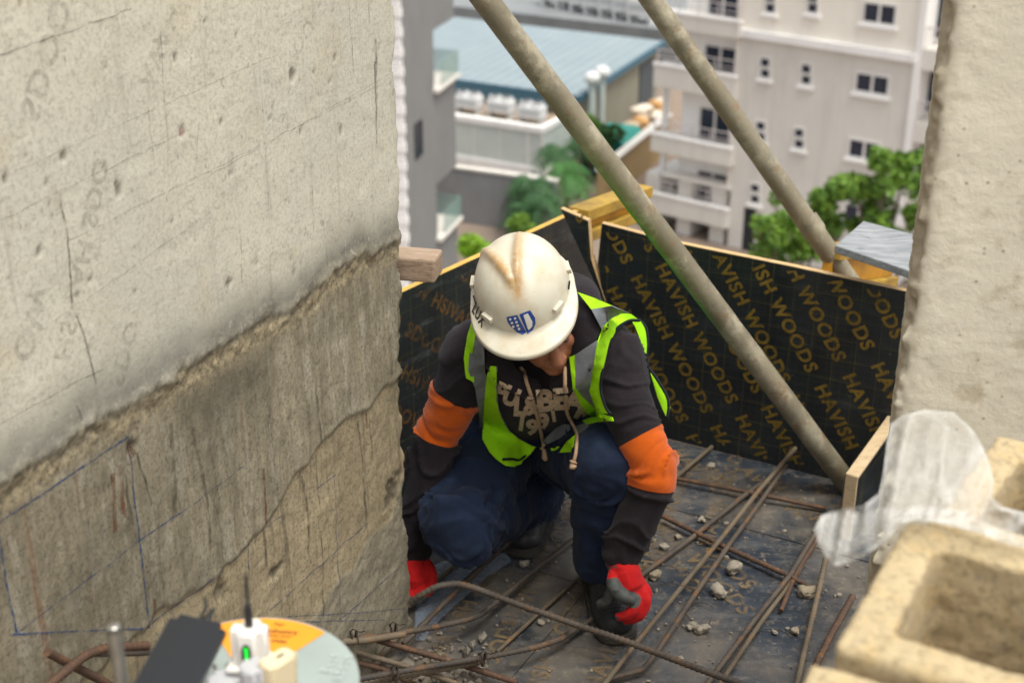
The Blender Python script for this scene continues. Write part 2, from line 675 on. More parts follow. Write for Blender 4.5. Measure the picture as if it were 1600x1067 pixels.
def wall_off(u, z):
    """relief of the face at u along the wall and height z; returns offset and masks"""
    P = np.stack([u, z, 0 * u], -1)
    rz = ridge_z(u)
    pz = peel_z(u)
    n1 = fbm(P * 30, 4, 11)
    n2 = fbm(P * 9, 4, 12)
    low = sstep(0.006, -0.006, z - rz)
    peel = sstep(0.006, -0.006, z - pz + 0.004 * n1)
    d = z - rz
    amp = np.clip(0.62 + 0.7 * fbm(P * 12, 3, 14), 0.1, 1.5)
    ridge = np.exp(-((d + 0.004) / (0.014 + 0.008 * n2)) ** 2) * amp
    lumps = np.clip(fbm(P * 55, 4, 21), 0, 1) * np.exp(-((d + 0.012) / 0.035) ** 2)
    off = 0.0012 * n1 * (1 - low) - low * 0.005 + low * (0.0030 * fbm(P * np.array([26, 8, 1]), 4, 15) + 0.0022 * n1 + 0.0015 * fbm(P * np.array([90, 40, 1]), 3, 16))
    crumb = fbm(P * 90, 4, 22)
    off = off + ridge * 0.007 * (1 + 0.9 * crumb) + lumps * 0.008 + 0.005 * crumb * np.exp(-((d + 0.016) / 0.026) ** 2)
    off = off + np.exp(-((z - pz) / 0.008) ** 2) * 0.0015 * (1 + crumb) - peel * 0.006 + peel * (0.002 * n2 + 0.0015 * crumb)
    foot_z = np.interp(u, [0, .05, .2, .4, .6, .9], [.42, .36, .33, .30, .28, .25]) + 0.02 * vnoise(P * np.array([13, 0, 0]), 31)
    foot = sstep(0.004, -0.004, z - foot_z)
    off = off + foot * (0.0012 + 0.0012 * crumb)
    gouge = 0 * u
    for (gu, gz), a, b in GOUGES:
        k = 1.0 if gz < 0.9 else 0.72
        r = np.sqrt(((u - gu) / a / k) ** 2 + ((z - gz) / b / k) ** 2) + 0.7 * fbm(P * 90, 3, 41)
        gouge = np.maximum(gouge, sstep(1.0, 0.55, r))
    off = off - gouge * (0.004 + 0.004 * low) * (1 + 0.7 * crumb)
    pits = sstep(0.50, 0.66, fbm(P * np.array([95, 62, 1]), 2, 51)) * (1 - low)
    off = off - pits * 0.003
    gouge = np.maximum(gouge * 0.75, pits * 0.6)
    stain = np.exp(-(np.clip(d + 0.03 * n2, 0, None) / 0.068) ** 2) * sstep(-0.03, 0.0, d) * np.clip(1.0 + 0.6 * n2, 0.4, 1)
    rm = np.clip(np.exp(-((d + 0.024) / 0.027) ** 2) * np.clip(0.85 + 1.0 * crumb + 0.8 * n2, 0, 1), 0, 1)
    return off, low, peel, ridge, stain, rm, gouge, foot


def build_wall():
    us = np.concatenate([[-0.024], np.arange(-0.020, 1.40, 0.0062), [1.6, 2.0, 2.6, 3.2]])
    zs = np.concatenate([[-0.30], np.arange(-0.10, 1.78, 0.0062), [1.95, 2.25, 2.7]])
    U, Z = np.meshgrid(us, zs, indexing='ij')
    off, low, peel, ridge, stain, rm, gouge, foot = wall_off(U, Z)
    # broken arris at the free end
    en = fbm(np.stack([Z * 22, 0 * Z, 0 * Z + 3], -1), 4, 61)
    rough_end = 0.006 + 0.010 * np.clip(en + 0.2, 0, 1) + 0.012 * sstep(1.05, 0.9, Z)
    Ue = U + 0.024
    e = np.exp(-(Ue / 0.012) ** 2)
    Uj = U + e * (0.004 + 0.009 * fbm(np.stack([Z * 40, U * 40, 0 * Z], -1), 4, 62) + 0.006 * en)
    off = off - np.exp(-(Ue / rough_end) ** 2) * (0.010 + 0.014 * np.clip(en, -0.4, 1))
    gouge = np.maximum(gouge, np.exp(-(Ue / 0.02) ** 2) * np.clip(0.35 + en, 0, 0.8) * (1 - peel))
    V = WE[None, None] + WD * Uj[..., None] + WN * off[..., None] + np.stack([0 * Z, 0 * Z, Z], -1)
    nu, nz = len(us), len(zs)
    verts = V.reshape(-1, 3)
    idx = np.arange(nu * nz).reshape(nu, nz)
    F = np.stack([idx[:-1, :-1], idx[1:, :-1], idx[1:, 1:], idx[:-1, 1:]], -1).reshape(-1, 4)
    # back of the wall: a copy of the border set 0.24 m behind
    border = list(idx[:, 0]) + list(idx[-1, 1:]) + list(idx[-2::-1, -1]) + list(idx[0, -2:0:-1])
    back = [verts[i] - WN * 0.24 for i in border]
    nb = len(border)
    base = len(verts)
    verts = np.vstack([verts, np.array(back)])
    F = [tuple(f) for f in F[:, ::-1]]
    for k in range(nb):
        k2 = (k + 1) % nb
        F.append((border[k], border[k2], base + k2, base + k))
    F.append(tuple(base + k for k in range(nb)))
    root = thing('concrete_wall', 'tall weathered concrete wall on the left with a rough slurry ridge and blue marking lines', 'wall', WE)
    o = mesh_np('wall_body', verts, F, MAT['wall'], root, 60)
    pad = [0.0] * nb
    for nme, val in (('lower', low), ('peel', peel), ('stain', stain), ('ridge', rm), ('gouge', gouge), ('foot', foot)):
        add_attr(o, nme, list(np.clip(val, 0, 1).reshape(-1)) + pad)
    return root


wall = build_wall()


def wall_surface(u, z, lift):
    u = np.atleast_1d(np.asarray(u, float))
    z = np.atleast_1d(np.asarray(z, float))
    off = wall_off(u, z)[0]
    return WE[None] + WD * u[:, None] + WN * (off + lift)[:, None] + np.stack([0 * z, 0 * z, z], -1)


def wall_line(pxs, width, name, mat, jitter=0.0):
    """thin mark following the face through picture points"""
    uz = np.array([wall_uz(*p) for p in pxs])
    seg = []
    for a, b in zip(uz[:-1], uz[1:]):
        n = max(2, int(np.linalg.norm(b - a) / 0.012))
        t = np.linspace(0, 1, n, endpoint=False)[:, None]
        seg.append(a * (1 - t) + b * t)
    L = np.vstack(seg + [uz[-1:]])
    if jitter:
        L = L + jitter * np.stack([vnoise(np.stack([L[:, 0] * 60, L[:, 1] * 60, 0 * L[:, 0]], -1), 71), vnoise(np.stack([L[:, 0] * 60, L[:, 1] * 60, 0 * L[:, 0]], -1), 72)], -1)
    T = np.gradient(L, axis=0)
    T /= np.linalg.norm(T, axis=1)[:, None] + 1e-9
    N = np.stack([-T[:, 1], T[:, 0]], -1) * width / 2
    A, B = L + N, L - N
    va = wall_surface(A[:, 0], A[:, 1], 0.0012)
    vb = wall_surface(B[:, 0], B[:, 1], 0.0012)
    V = np.vstack([va, vb])
    n = len(L)
    F = [(i, i + 1, n + i + 1, n + i) for i in range(n - 1)]
    return mesh_np(name, V, F, mat, wall)


def z6(pts):
    return [(x * 0.55, 480 + y * 0.55) for x, y in pts]


for pts, w in [([(0, 615), (370, 368)], .0035), ([(0, 640), (25, 790), (52, 925)], .004), ([(55, 925), (230, 795), (400, 665)], .002), ([(400, 665), (520, 585)], .003),
               ([(520, 585), (720, 435)], .0015), ([(372, 370), (400, 640), (430, 912)], .0035), ([(40, 930), (200, 922), (440, 912)], .003), ([(430, 912), (560, 815), (720, 675)], .003),
               ([(720, 675), (750, 640), (820, 590)], .002), ([(715, 655), (718, 750)], .0025), ([(780, 865), (970, 690), (1060, 615)], .0025), ([(960, 480), (970, 690), (978, 890)], .002),
               ([(905, 525), (965, 478)], .0025), ([(978, 890), (1070, 808), (1168, 717)], .003), ([(830, 882), (1000, 872), (1160, 858)], .002), ([(850, 897), (1100, 890)], .002)]:
    wall_line(z6(pts), w, 'marking_line', MAT['blue_line'])
for pts, w in [([(90, 300), (105, 370), (112, 470), (135, 540), (150, 600)], .004), ([(118, 632), (128, 655)], .004), ([(0, 87), (206, 14)], .0022), ([(0, 345), (300, 200)], .0012),
               ([(20, 270), (420, 90)], .001), ([(0, 660), (160, 575)], .0015), ([(250, 50), (262, 260)], .0012), ([(230, 170), (240, 260)], .0014), ([(400, 20), (420, 330)], .0009),
               ([(587, 60), (588, 225)], .006), ([(545, 0), (552, 120)], .0018), ([(576, 0), (576, 60)], .002), ([(280, 300), (620, 110)], .0009), ([(100, 380), (600, 130)], .0010),
               ([(0, 560), (330, 330)], .0010), ([(505, 345), (512, 430)], .0012), ([(487, 290), (489, 360)], .0012), ([(375, 360), (377, 440)], .0015), ([(310, 190), (305, 250)], .0013)]:
    wall_line(pts, w, 'crack_line', MAT['crack'], 0.0022)
for pts, w in [([(490, 330), (500, 470), (505, 590)], .007), ([(548, 310), (570, 430), (598, 560), (608, 690)], .006), ([(390, 400), (440, 560)], .004), ([(905, 250), (920, 400)], .004),
               ([(1025, 310), (1040, 420), (1052, 600)], .005), ([(870, 480), (888, 590), (890, 700)], .006), ([(760, 640), (770, 740)], .006), ([(1065, 0), (1075, 80)], .004),
               ([(925, 650), (930, 900)], .003), ([(1060, 320), (1068, 430)], .003), ([(350, 430), (385, 620)], .004), ([(910, 420), (920, 560)], .003)]:
    wall_line(z6(pts), w * 1.3, 'damp_run', MAT['drip'], 0.002)
MAT['rust_run'] = m_print('rust_run_stain', (0.15, 0.055, 0.022), -0.2, 0.75, 30)
for pts, w in [([(325, 470), (330, 560), (335, 640)], .010), ([(345, 450), (352, 520), (360, 600)], .009), ([(752, 455), (758, 540), (760, 630)], .006), ([(1050, 300), (1056, 360)], .005), ([(445, 830), (448, 890)], .005), ([(375, 390), (385, 425)], .016)]:
    wall_line(z6(pts), w, 'rust_run', MAT['rust_run'], 0.002)
tie = simple('tie_plug', (0.42, 0.30, 0.26), (0.30, 0.2, 0.17), 0.6)
bm = bmesh.new()
uz = wall_uz(284, 207)
c0 = wall_pt(uz[0], uz[1], -0.006)
loft(bm, [c0, c0 + WN * 0.002], 0.0085, 0.0085, hint=(0, 0, 1), seg=18, cap=True, dome=False)
loft(bm, [c0, c0 + WN * 0.0045], 0.0065, 0.0065, hint=(0, 0, 1), seg=18, cap=True, dome=False)
obj('tie_hole_plug', bm, tie, wall, 40)


def lay_text(s, place, scale, bold, name, mat, parent, wide=1.0, sub=0):
    """lettering put on a surface: place(x, y) takes text coordinates in metres to a point"""
    V, F = text_mesh(s, bold, wide)
    Q = place(V * scale)
    return mesh_np(name, Q, F, mat, parent)


# mirrored board print on the wall
for (p0, p1, s, cap) in [((30, 178), (78, 8), 'SDOOW', .040), ((85, 560), (163, 165), 'HSIVAH SDO', .034), ((215, 130), (262, 5), 'AVAH', .034), ((18, 560), (42, 470), 'OW', .04),
                         ((455, 70), (500, 0), 'OO', .03), ((170, 600), (205, 470), 'SDO', .034)]:
    a, b = wall_uz(*p0), wall_uz(*p1)
    e1 = (b - a) / np.linalg.norm(b - a)
    e2 = np.array([-e1[1], e1[0]])
    if e2[0] > 0:
        e2 = -e2
    sc = cap / 0.7

    def place(Q, a=a, e1=e1, e2=e2):
        w = a[None] + Q[:, :1] * e1 + Q[:, 1:2] * e2
        return wall_surface(w[:, 0], w[:, 1], 0.0009)
    lay_text(s, place, sc, 0.03, 'board_print', MAT['ghost_print'], wall)

# ------------------------------------------------------------------ right concrete column, chipped along its free arris
def build_column():
    X0, Y0 = 0.612, 2.035
    ex = np.array([0.985, -0.17, 0])
    ey = np.array([0.30, 0.954, 0])
    xs = np.concatenate([np.arange(0.55, 0.07, -0.012), np.arange(0.07, -0.0001, -0.004)])
    ys = np.concatenate([np.arange(0.004, 0.06, 0.005), np.linspace(0.065, 0.30, 20)])
    prof = [(x, 0.0) for x in xs] + [(0.0, y) for y in ys]
    prof = np.array(prof)
    zs = np.concatenate([[-0.02], np.arange(0.0, 1.86, 0.0052), [2.1, 2.5]])
    S = np.concatenate([xs, -ys])
    SS, Z = np.meshgrid(S, zs, indexing='ij')
    base = X0 * np.array([1, 0, 0]) + np.array([0, Y0, 0])
    PP = base + prof[:, :1] * ex + prof[:, 1:2] * ey
    V = PP[:, None, :] + np.stack([0 * Z, 0 * Z, Z], -1)
    nrm = np.where(SS[..., None] > 0, -ey, -ex)
    P = np.stack([SS, Z, 0 * Z], -1)
    d = 0.0014 * fbm(P * 20, 5, 81) + 0.0012 * fbm(P * 90, 3, 87) - 0.005 * sstep(0.55, 0.75, fbm(P * 38, 2, 82))
    big = fbm(np.stack([0 * Z, Z * 7, 0 * Z], -1), 3, 83)
    mid = fbm(np.stack([SS * 20, Z * 26, 0 * Z], -1), 4, 84)
    e = np.exp(-(np.abs(SS) / 0.013) ** 2)
    fine = fbm(np.stack([SS * 60, Z * 70, 0 * Z], -1), 4, 86)
    cell = np.clip(1.6 * fbm(np.stack([SS * 8, Z * 34, 0 * Z + 2], -1), 2, 88), 0, 1) ** 0.6
    chipc = e * (0.003 + 0.010 * np.clip(big + 0.1, 0, 1) + 0.013 * cell + 0.006 * np.clip(mid, -0.3, 1) + 0.010 * fine)
    inward = (ex + ey) / np.linalg.norm(ex + ey)
    lower = sstep(0.95, 0.6, Z)
    V = V + nrm * d[..., None] + inward * (chipc * (1 + 0.8 * lower))[..., None]
    V = V + nrm * ((SS < 0) * (0.004 + lower * 0.012) * fbm(np.stack([SS * 45, Z * 45, 0 * Z], -1), 3, 85))[..., None]
    nu, nz = Z.shape
    idx = np.arange(nu * nz).reshape(nu, nz)
    F = np.stack([idx[:-1, :-1], idx[:-1, 1:], idx[1:, 1:], idx[1:, :-1]], -1).reshape(-1, 4)[:, ::-1]
    verts = V.reshape(-1, 3)
    b = len(verts)
    far = [base + ex * 0.55 + ey * 0.30 + np.array([0, 0, z]) for z in zs]
    verts = np.vstack([verts, far])
    F = [tuple(f) for f in F]
    for k in range(nz - 1):
        F.append((idx[-1, k], idx[-1, k + 1], b + k + 1, b + k))
        F.append((b + k, b + k + 1, idx[0, k + 1], idx[0, k]))
    F.append(tuple(idx[:, -1]) + (b + nz - 1,))
    root = thing('concrete_column', 'pale out of focus concrete column with a chipped edge on the right', 'column', base)
    o = mesh_np('column_body', verts, F, MAT['column'], root, 70)
    add_attr(o, 'chip', list(np.clip(np.exp(-(np.abs(SS) / 0.022) ** 2) * np.clip(0.6 + big + mid, 0, 1) + (SS < 0) * 0.7, 0, 1).reshape(-1)) + [0] * nz)
    return root


column = build_column()

# ------------------------------------------------------------------ formwork floor of film faced plywood
BD = np.array([0.879, -0.477, 0.0])        # along the back panel
BN = np.array([0.477, 0.879, 0.0])         # away from the camera
BP = np.array([0.496, 3.724, 0.0])
B0 = float(np.dot(BP, BN))
D0 = float(np.dot(BP, BD))


def bpt(a, n, z=0.0):
    """a along the back panel from its foot, n in front of it"""
    return BP + BD * a - BN * n + np.array([0, 0, z])


MAT['floor_ply'] = film_ply('trodden_film_plywood', 0.9, dust=0.85)
floor = thing('floor', 'black film faced plywood floor dusted with sand under the squatting man', None)
floor['kind'] = 'structure'
for i, (a0, a1, n0, n1, zt) in enumerate([(-1.6, 0.09, 0.0, 0.80, 0.0), (0.093, 1.5, 0.0, 0.36, 0.0015), (0.093, 1.5, 0.363, 1.62, 0.0), (-1.6, 0.09, 0.803, 2.02, -0.0015), (0.093, 1.5, 1.623, 2.84, 0.001), (-1.6, 0.09, 2.023, 3.2, 0.0)]):
    bm = bmesh.new()
    c = bpt((a0 + a1) / 2, (n0 + n1) / 2, zt - 0.009)
    box(bm, c, a1 - a0, n1 - n0, 0.018, BD, BN, (0, 0, 1), 0.001)
    obj('plywood_sheet', bm, MAT['floor_ply'], floor)
bm = bmesh.new()
box(bm, bpt(0.1, 1.5, -0.12), 3.6, 3.3, 0.18, BD, BN)
obj('floor_slab', bm, simple('slab_timber', (0.2, 0.14, 0.08), (0.12, 0.08, 0.05)), floor)


def floor_text(s, p0, ang, cap, wide=1.05):
    a = math.radians(ang)
    e1 = np.array([math.cos(a), math.sin(a), 0])
    e2 = np.array([-math.sin(a), math.cos(a), 0])

    def place(Q):
        return p0[None] + Q[:, :1] * e1 + Q[:, 1:2] * e2 + np.array([0, 0, 0.0026])
    return lay_text(s, place, cap / 0.7, 0.035, 'ply_print', MAT['floor_print'], floor, wide)


for k in range(-3, 8):                       # sheet nearer the wall: print reads away from the camera
    for j in range(-1, 3):
        st = onz(735, 960, 0) + np.array([math.cos(math.radians(-18)), math.sin(math.radians(-18)), 0]) * 0.125 * k
        p = st + np.array([math.cos(math.radians(72)), math.sin(math.radians(72)), 0]) * (0.5 * j - 0.18 + 0.17 * (k % 3))
        n = B0 - np.dot(p, BN)
        a = np.dot(p, BD) - D0
        if n < 0.42 or n > 2.2 or a > 0.35:
            continue
        floor_text('HAVISH WOODS', p, 72, 0.042)
for k in range(-1, 9):                       # far sheet and right sheet
    st = onz(1052, 700, 0) + BD * 0.105 * k
    floor_text(['HAVISH', 'WOODS', 'AVISH W', 'HAVISH'][k % 4], st - BN * (0.03 + 0.04 * (k % 2)), -66, 0.044)
    if k < 4:
        floor_text(['WOODS', 'HAVISH WO', 'VISH WOODS'][k % 3], st - BN * 0.42 - BD * 0.1, -66, 0.044)

# ------------------------------------------------------------------ shutter panels of film plywood
MAT['back_ply'] = film_ply('black_film_plywood', 0.25, grid_vec=None)


def m_grid_ply(name, ax, worn, greenish=0.0):
    t = NT(name, 0.38)
    c = t.mix(t.ramp(t.noise(6, 6), (0.35, 0.0), (0.7, 1.0)), (0.0065, 0.0085, 0.0115), (0.013, 0.018, 0.021))
    v = t.map((1, 1, 1), (0, 0, -ax))
    sep = t.n('ShaderNodeSeparateXYZ')
    t.put(sep.inputs[0], v)
    for comp, per in (('X', 0.062), ('Z', 0.062), ('X', 0.021), ('Z', 0.021)):
        fr = t.math('FRACT', t.math('DIVIDE', sep.outputs[comp], per))
        w = 0.0018 / per
        line = t.math('LESS_THAN', fr, w)
        k = 0.8 if per > 0.04 else 0.22
        c = t.mix(t.math('MULTIPLY', line, t.ramp(t.noise(9, 4), (0.35, 0.3 * k), (0.6, k))), c, (0.085, 0.072, 0.02))
    sc = t.noise(5, 9, 0.75, t.map((1.2, 1.2, 5), (0.3, 0.5, 0.5)))
    c = t.mix(t.ramp(sc, (0.54, 0.0), (0.72, worn)), c, (0.075, 0.08, 0.08))
    sp = t.voronoi(26)
    c = t.mix(t.ramp(sp, (0.0, 0.55), (0.07, 0.0)), c, (0.32, 0.28, 0.2))
    t.color(c)
    t.rough(t.ramp(t.noise(7, 6), (0.35, 0.33), (0.7, 0.6)))
    t.bump(t.noise(60, 5, 0.7), 0.12, 0.002)
    return t.m


BACK_AX = math.atan2(BD[1], BD[0])
MAT['back_ply'] = m_grid_ply('black_gridded_plywood', BACK_AX, 0.3)
LD = np.array([0.612, 0.791, 0.0])
LN = np.array([0.791, -0.612, 0.0])        # faces the camera side
LP = np.array([-0.267, 3.427, 0.0])
MAT['left_ply'] = m_grid_ply('scuffed_gridded_plywood', math.atan2(LD[1], LD[0]), 0.8)


def panel(name, label, outline, P, D, N, face_mat, edge_mat, thick=0.018):
    """ply panel: outline in (along, height), film face on the camera side, raw edges"""
    root = thing(name, label, 'panel', P)
    pts = [P + D * a + np.array([0, 0, z]) for a, z in outline]
    bm = bmesh.new()
    prism(bm, [p - N * 0.0006 for p in pts], -N * thick)
    bmesh.ops.recalc_face_normals(bm, faces=bm.faces)
    obj('panel_core', bm, edge_mat, root)
    bm = bmesh.new()
    c = np.mean(pts, axis=0)
    ins = [p + (c - p) / np.linalg.norm(c - p) * 0.0022 for p in pts]
    prism(bm, [p - N * 0.0008 for p in ins], N * 0.0018)
    bmesh.ops.recalc_face_normals(bm, faces=bm.faces)
    obj('film_face', bm, face_mat, root)
    return root


BF = -BN  # towards the camera
zt = lambda a: 0.632 - 0.022 * (a + 0.3) / 0.9
outl = [(-0.20, 0.001), (1.2, 0.001), (1.2, zt(1.2)), (0.62, zt(.62) - .002), (0.30, zt(.3) + .002), (-0.05, zt(-.05)), (-0.2715, zt(-.27) + .012), (-0.281, 0.52), (-0.262, 0.40), (-0.215, 0.22)]
back = panel('shutter_panel', 'black gridded plywood shutter panel printed with gold lettering behind the man', outl, BP, BD, BF, MAT['back_ply'], MAT['ply_edge'])
TA = math.radians(-57)
t1 = np.array([math.cos(TA), math.sin(TA)])
t2 = np.array([-math.sin(TA), math.cos(TA)])


def clip_text(s, scale, bold, wide, origin, e1, e2, inside):
    V, F = text_mesh(s, bold, wide)
    Q = origin[None] + V[:, :1] * scale * e1 + V[:, 1:2] * scale * e2
    keep = [f for f in F if all(inside(*Q[i]) for i in f)]
    used = sorted({i for f in keep for i in f})
    rm = {o: n for n, o in enumerate(used)}
    return Q[used], [tuple(rm[i] for i in f) for f in keep]


def in_back(a, z):
    return -0.26 + max(0, 0.45 - z) * 0.12 < a < 1.19 and 0.012 < z < zt(a) - 0.006


for k in range(-3, 14):
    for j in range(-2, 3):
        o = np.array([-0.158, 0.5]) + t2 * 0.0895 * k + t1 * (0.497 * j - 0.002 * k)
        Q, F = clip_text('HAVISH WOODS', 0.0545, 0.036, 1.0, o - t2 * 0.018, t1, t2, in_back)
        if F:
            mesh_np('ply_print', [BP + BD * a + np.array([0, 0, z]) + BF * 0.0018 for a, z in Q], F, MAT['gold_print'], back)

left = panel('shutter_panel', 'scuffed plywood shutter panel with a yellow top edge between the wall and the corner', [(-0.5, 0.001), (1.04, 0.001), (0.93, 0.30), (0.765, 0.618), (-0.5, 0.618)], LP, LD, LN,
             MAT['left_ply'], simple('yellow_ply_edge', (0.62, 0.38, 0.075), (0.5, 0.28, 0.06), 0.7, 20))
TL = math.radians(-38)
l1 = np.array([math.cos(TL), math.sin(TL)])
l2 = np.array([-math.sin(TL), math.cos(TL)])
for k in range(-7, 8):
    for j in range(-3, 3):
        o = np.array([0.40, 0.56]) + l2 * 0.105 * k + l1 * (0.5 * j + 0.2 * (k % 2))
        Q, F = clip_text('SDOOW HSIVAH', 0.056, 0.036, 1.0, o, l1, l2, lambda a, z: -0.48 < a < 0.66 and 0.02 < z < 0.60)
        if F:
            mesh_np('ply_print', [LP + LD * a + np.array([0, 0, z]) + LN * 0.0018 for a, z in Q], F, MAT['faint_print'], left)

# corner offcut filling the gap between the two panels
cq = [onplane(*p, bpt(0, 0.004), BN) for p in [(876, 326), (919, 345), (924, 405), (946, 472), (944, 474)]]
cuv = [(float(np.dot(q - BP, BD)), float(q[2])) for q in cq]
corner = panel('plywood_offcut', 'narrow tapering plywood offcut wedged upright in the corner between the shutter panels', [cuv[4], cuv[3], cuv[2], cuv[1], cuv[0]], bpt(0, 0.004), BD, BF, MAT['back_ply'], MAT['ply_edge'])
for s, px_ in (('S', (905, 345)), ('D', (919, 372))):
    q = onplane(*px_, bpt(0, 0.004), BN)
    o = np.array([np.dot(q - BP, BD) - 0.012, q[2] + 0.01])
    Q, F = clip_text(s, 0.05, 0.036, 1.0, o, t1, t2, lambda a, z: a < cuv[1][0] - 0.004 or z < 0.5)
    if F:
        mesh_np('ply_print', [BP + BD * a + np.array([0, 0, z]) + BF * 0.006 for a, z in Q], F, MAT['gold_print'], corner)

# right hand panel returning towards the camera, seen on its sawn edge
r0, r1 = onz(1331, 742, 0.20), onz(1391, 648, 0.26)
rd = r1 - r0
rd[2] = 0
rd /= np.linalg.norm(rd)
rn = np.array([-rd[1], rd[0], 0])
bm = bmesh.new()
a = [r0 - rn * 0.017, r0 + rn * 0.017, r0 + rd * 0.55 + rn * 0.017, r0 + rd * 0.55 - rn * 0.017]
zt_ = [0.20, 0.20, 0.275, 0.275]
root = thing('shutter_panel', 'thick plywood panel seen on its raw edge at the foot of the column', 'panel', (r0[0], r0[1], 0))
lo = [bm.verts.new((p[0], p[1], 0.003)) for p in a]
hi = [bm.verts.new((p[0], p[1], z)) for p, z in zip(a, zt_)]
bm.faces.new(lo[::-1])
bm.faces.new(hi)
for i in range(4):
    bm.faces.new((lo[i], lo[(i + 1) % 4], hi[(i + 1) % 4], hi[i]))
bmesh.ops.recalc_face_normals(bm, faces=bm.faces)
bmesh.ops.bevel(bm, geom=list(bm.edges), offset=0.002, segments=1, affect='EDGES')
MAT['pale_wood'] = m_wood('pale_sawn_wood', (0.42, 0.30, 0.17), (0.55, 0.42, 0.26), 1.0, (0.12, 0.08, 0.04), (0, 0, math.atan2(rd[1], rd[0])))
obj('panel_board', bm, MAT['pale_wood'], root)
bm = bmesh.new()
for sgn in (-1, 1):
    c = r0 + rd * 0.275 + rn * sgn * 0.0182
    prism(bm, [np.array([*(r0 + rd * 0.003 + rn * sgn * 0.0172)[:2], .004]), np.array([*(r0 + rd * 0.548 + rn * sgn * 0.0172)[:2], .004]),
               np.array([*(r0 + rd * 0.548 + rn * sgn * 0.0172)[:2], .268]), np.array([*(r0 + rd * 0.003 + rn * sgn * 0.0172)[:2], .193])], rn * sgn * 0.0015)
bmesh.ops.recalc_face_normals(bm, faces=bm.faces)
obj('film_face', bm, MAT['back_ply'], root)

# ------------------------------------------------------------------ formwork beams and boards outside the panels
def h_beam(label, p0, p1, up=(0, 0, 1), h=0.16):
    """timber H beam from p0 to p1 (centre of its section)"""
    p0, p1 = np.asarray(p0, float), np.asarray(p1, float)
    d = p1 - p0
    L = np.linalg.norm(d)
    d = d / L
    u = np.asarray(up, float)
    u = u - d * np.dot(u, d)
    u /= np.linalg.norm(u)
    s = np.cross(d, u)
    root = thing('timber_beam', label, 'beam', (p0 + p1) / 2)
    c = (p0 + p1) / 2
    for sg in (1, -1):
        bm = bmesh.new()
        box(bm, c + u * sg * (h / 2 - 0.018), L, 0.072, 0.036, d, s, u, 0.003)
        obj('flange', bm, MAT['yellow'], root)
    bm = bmesh.new()
    box(bm, c, L - 0.002, 0.028, h - 0.075, d, s, u)
    obj('web', bm, MAT['orange_web'], root)
    return root


pa = onz(925, 335, 0.60)
pb = onz(1012, 300, 0.62)
h_beam('yellow timber beam sticking out behind the back panel beside the corner offcut', ony(902, 352, 4.08), ony(1004, 313, 4.42), h=0.105)
h_beam('orange yellow timber beam lying under the grey plank behind the back panel', ony(1290, 425, 3.72), ony(1392, 410, 4.15), h=0.15)
q = [onz(1305, 383, 0.72), onz(1349, 345, 0.72), onz(1450, 372, 0.72), onz(1424, 424, 0.70)]
bm = bmesh.new()
prism(bm, q, (0, 0, -0.022))
bmesh.ops.recalc_face_normals(bm, faces=bm.faces)
bmesh.ops.bevel(bm, geom=list(bm.edges), offset=0.002, segments=1, affect='EDGES')
MAT['grey_plank'] = m_wood('weathered_grey_board', (0.13, 0.14, 0.15), (0.31, 0.32, 0.33), 0.8, (0.06, 0.055, 0.055), (0, 0, -0.75))
tag(obj('plank', bm, MAT['grey_plank'], None, loc=q[0]), 'weathered grey board resting on the yellow beam next to the column', 'plank')
# timber stub beside the wall end
sa = ony(535, 416, 2.875)
sb = ony(684, 405, 2.83)
sd = (sb - sa)
sd[2] = 0.0
sd /= np.linalg.norm(sd)
bm = bmesh.new()
box(bm, (sa + sb) / 2 + np.array([0, 0.012, -0.004]), float(np.linalg.norm(sb - sa)), 0.07, 0.055, sd, np.cross((0, 0, 1), sd), (0.03, 0, 1), 0.006)
V = None
MAT['old_timber'] = m_wood('old_cement_splashed_timber', (0.22, 0.145, 0.095), (0.42, 0.31, 0.22), 1.6, (0.07, 0.045, 0.03), (0, 0, 0.3))
tag(obj('timber_stub', bm, MAT['old_timber'], None, loc=sa), 'short brown timber block poking out past the end of the concrete wall', 'timber block')


# ------------------------------------------------------------------ steel props
def m_galv():
    t = NT('galvanised_cement_splashed_steel', 0.62, 0.15)
    c = t.mix(t.ramp(t.noise(7, 6), (0.3, 0.0), (0.7, 1.0)), (0.165, 0.14, 0.092), (0.26, 0.225, 0.155))
    c = t.mix(t.ramp(t.noise(14, 7, 0.7), (0.5, 0.0), (0.64, 0.85)), c, (0.36, 0.32, 0.23))
    c = t.mix(t.ramp(t.noise(20, 6, 0.75, t.map((1, 1, 1), loc=(4, 4, 1))), (0.57, 0.0), (0.68, 0.85)), c, (0.20, 0.115, 0.055))
    c = t.mix(t.ramp(t.noise(30, 6, 0.7, t.map((1, 1, 1), loc=(9, 2, 5))), (0.56, 0.0), (0.7, 0.7)), c, (0.11, 0.11, 0.095))
    c = t.mix(t.math('MULTIPLY', t.attr('paint'), t.ramp(t.noise(24, 6, .7), (0.3, .2), (0.55, 1.0))), c, (0.06, 0.34, 0.035))
    t.color(c)
    t.bump(t.noise(55, 6, 0.7), 0.6, 0.003)
    return t.m


MAT['galv'] = m_galv()


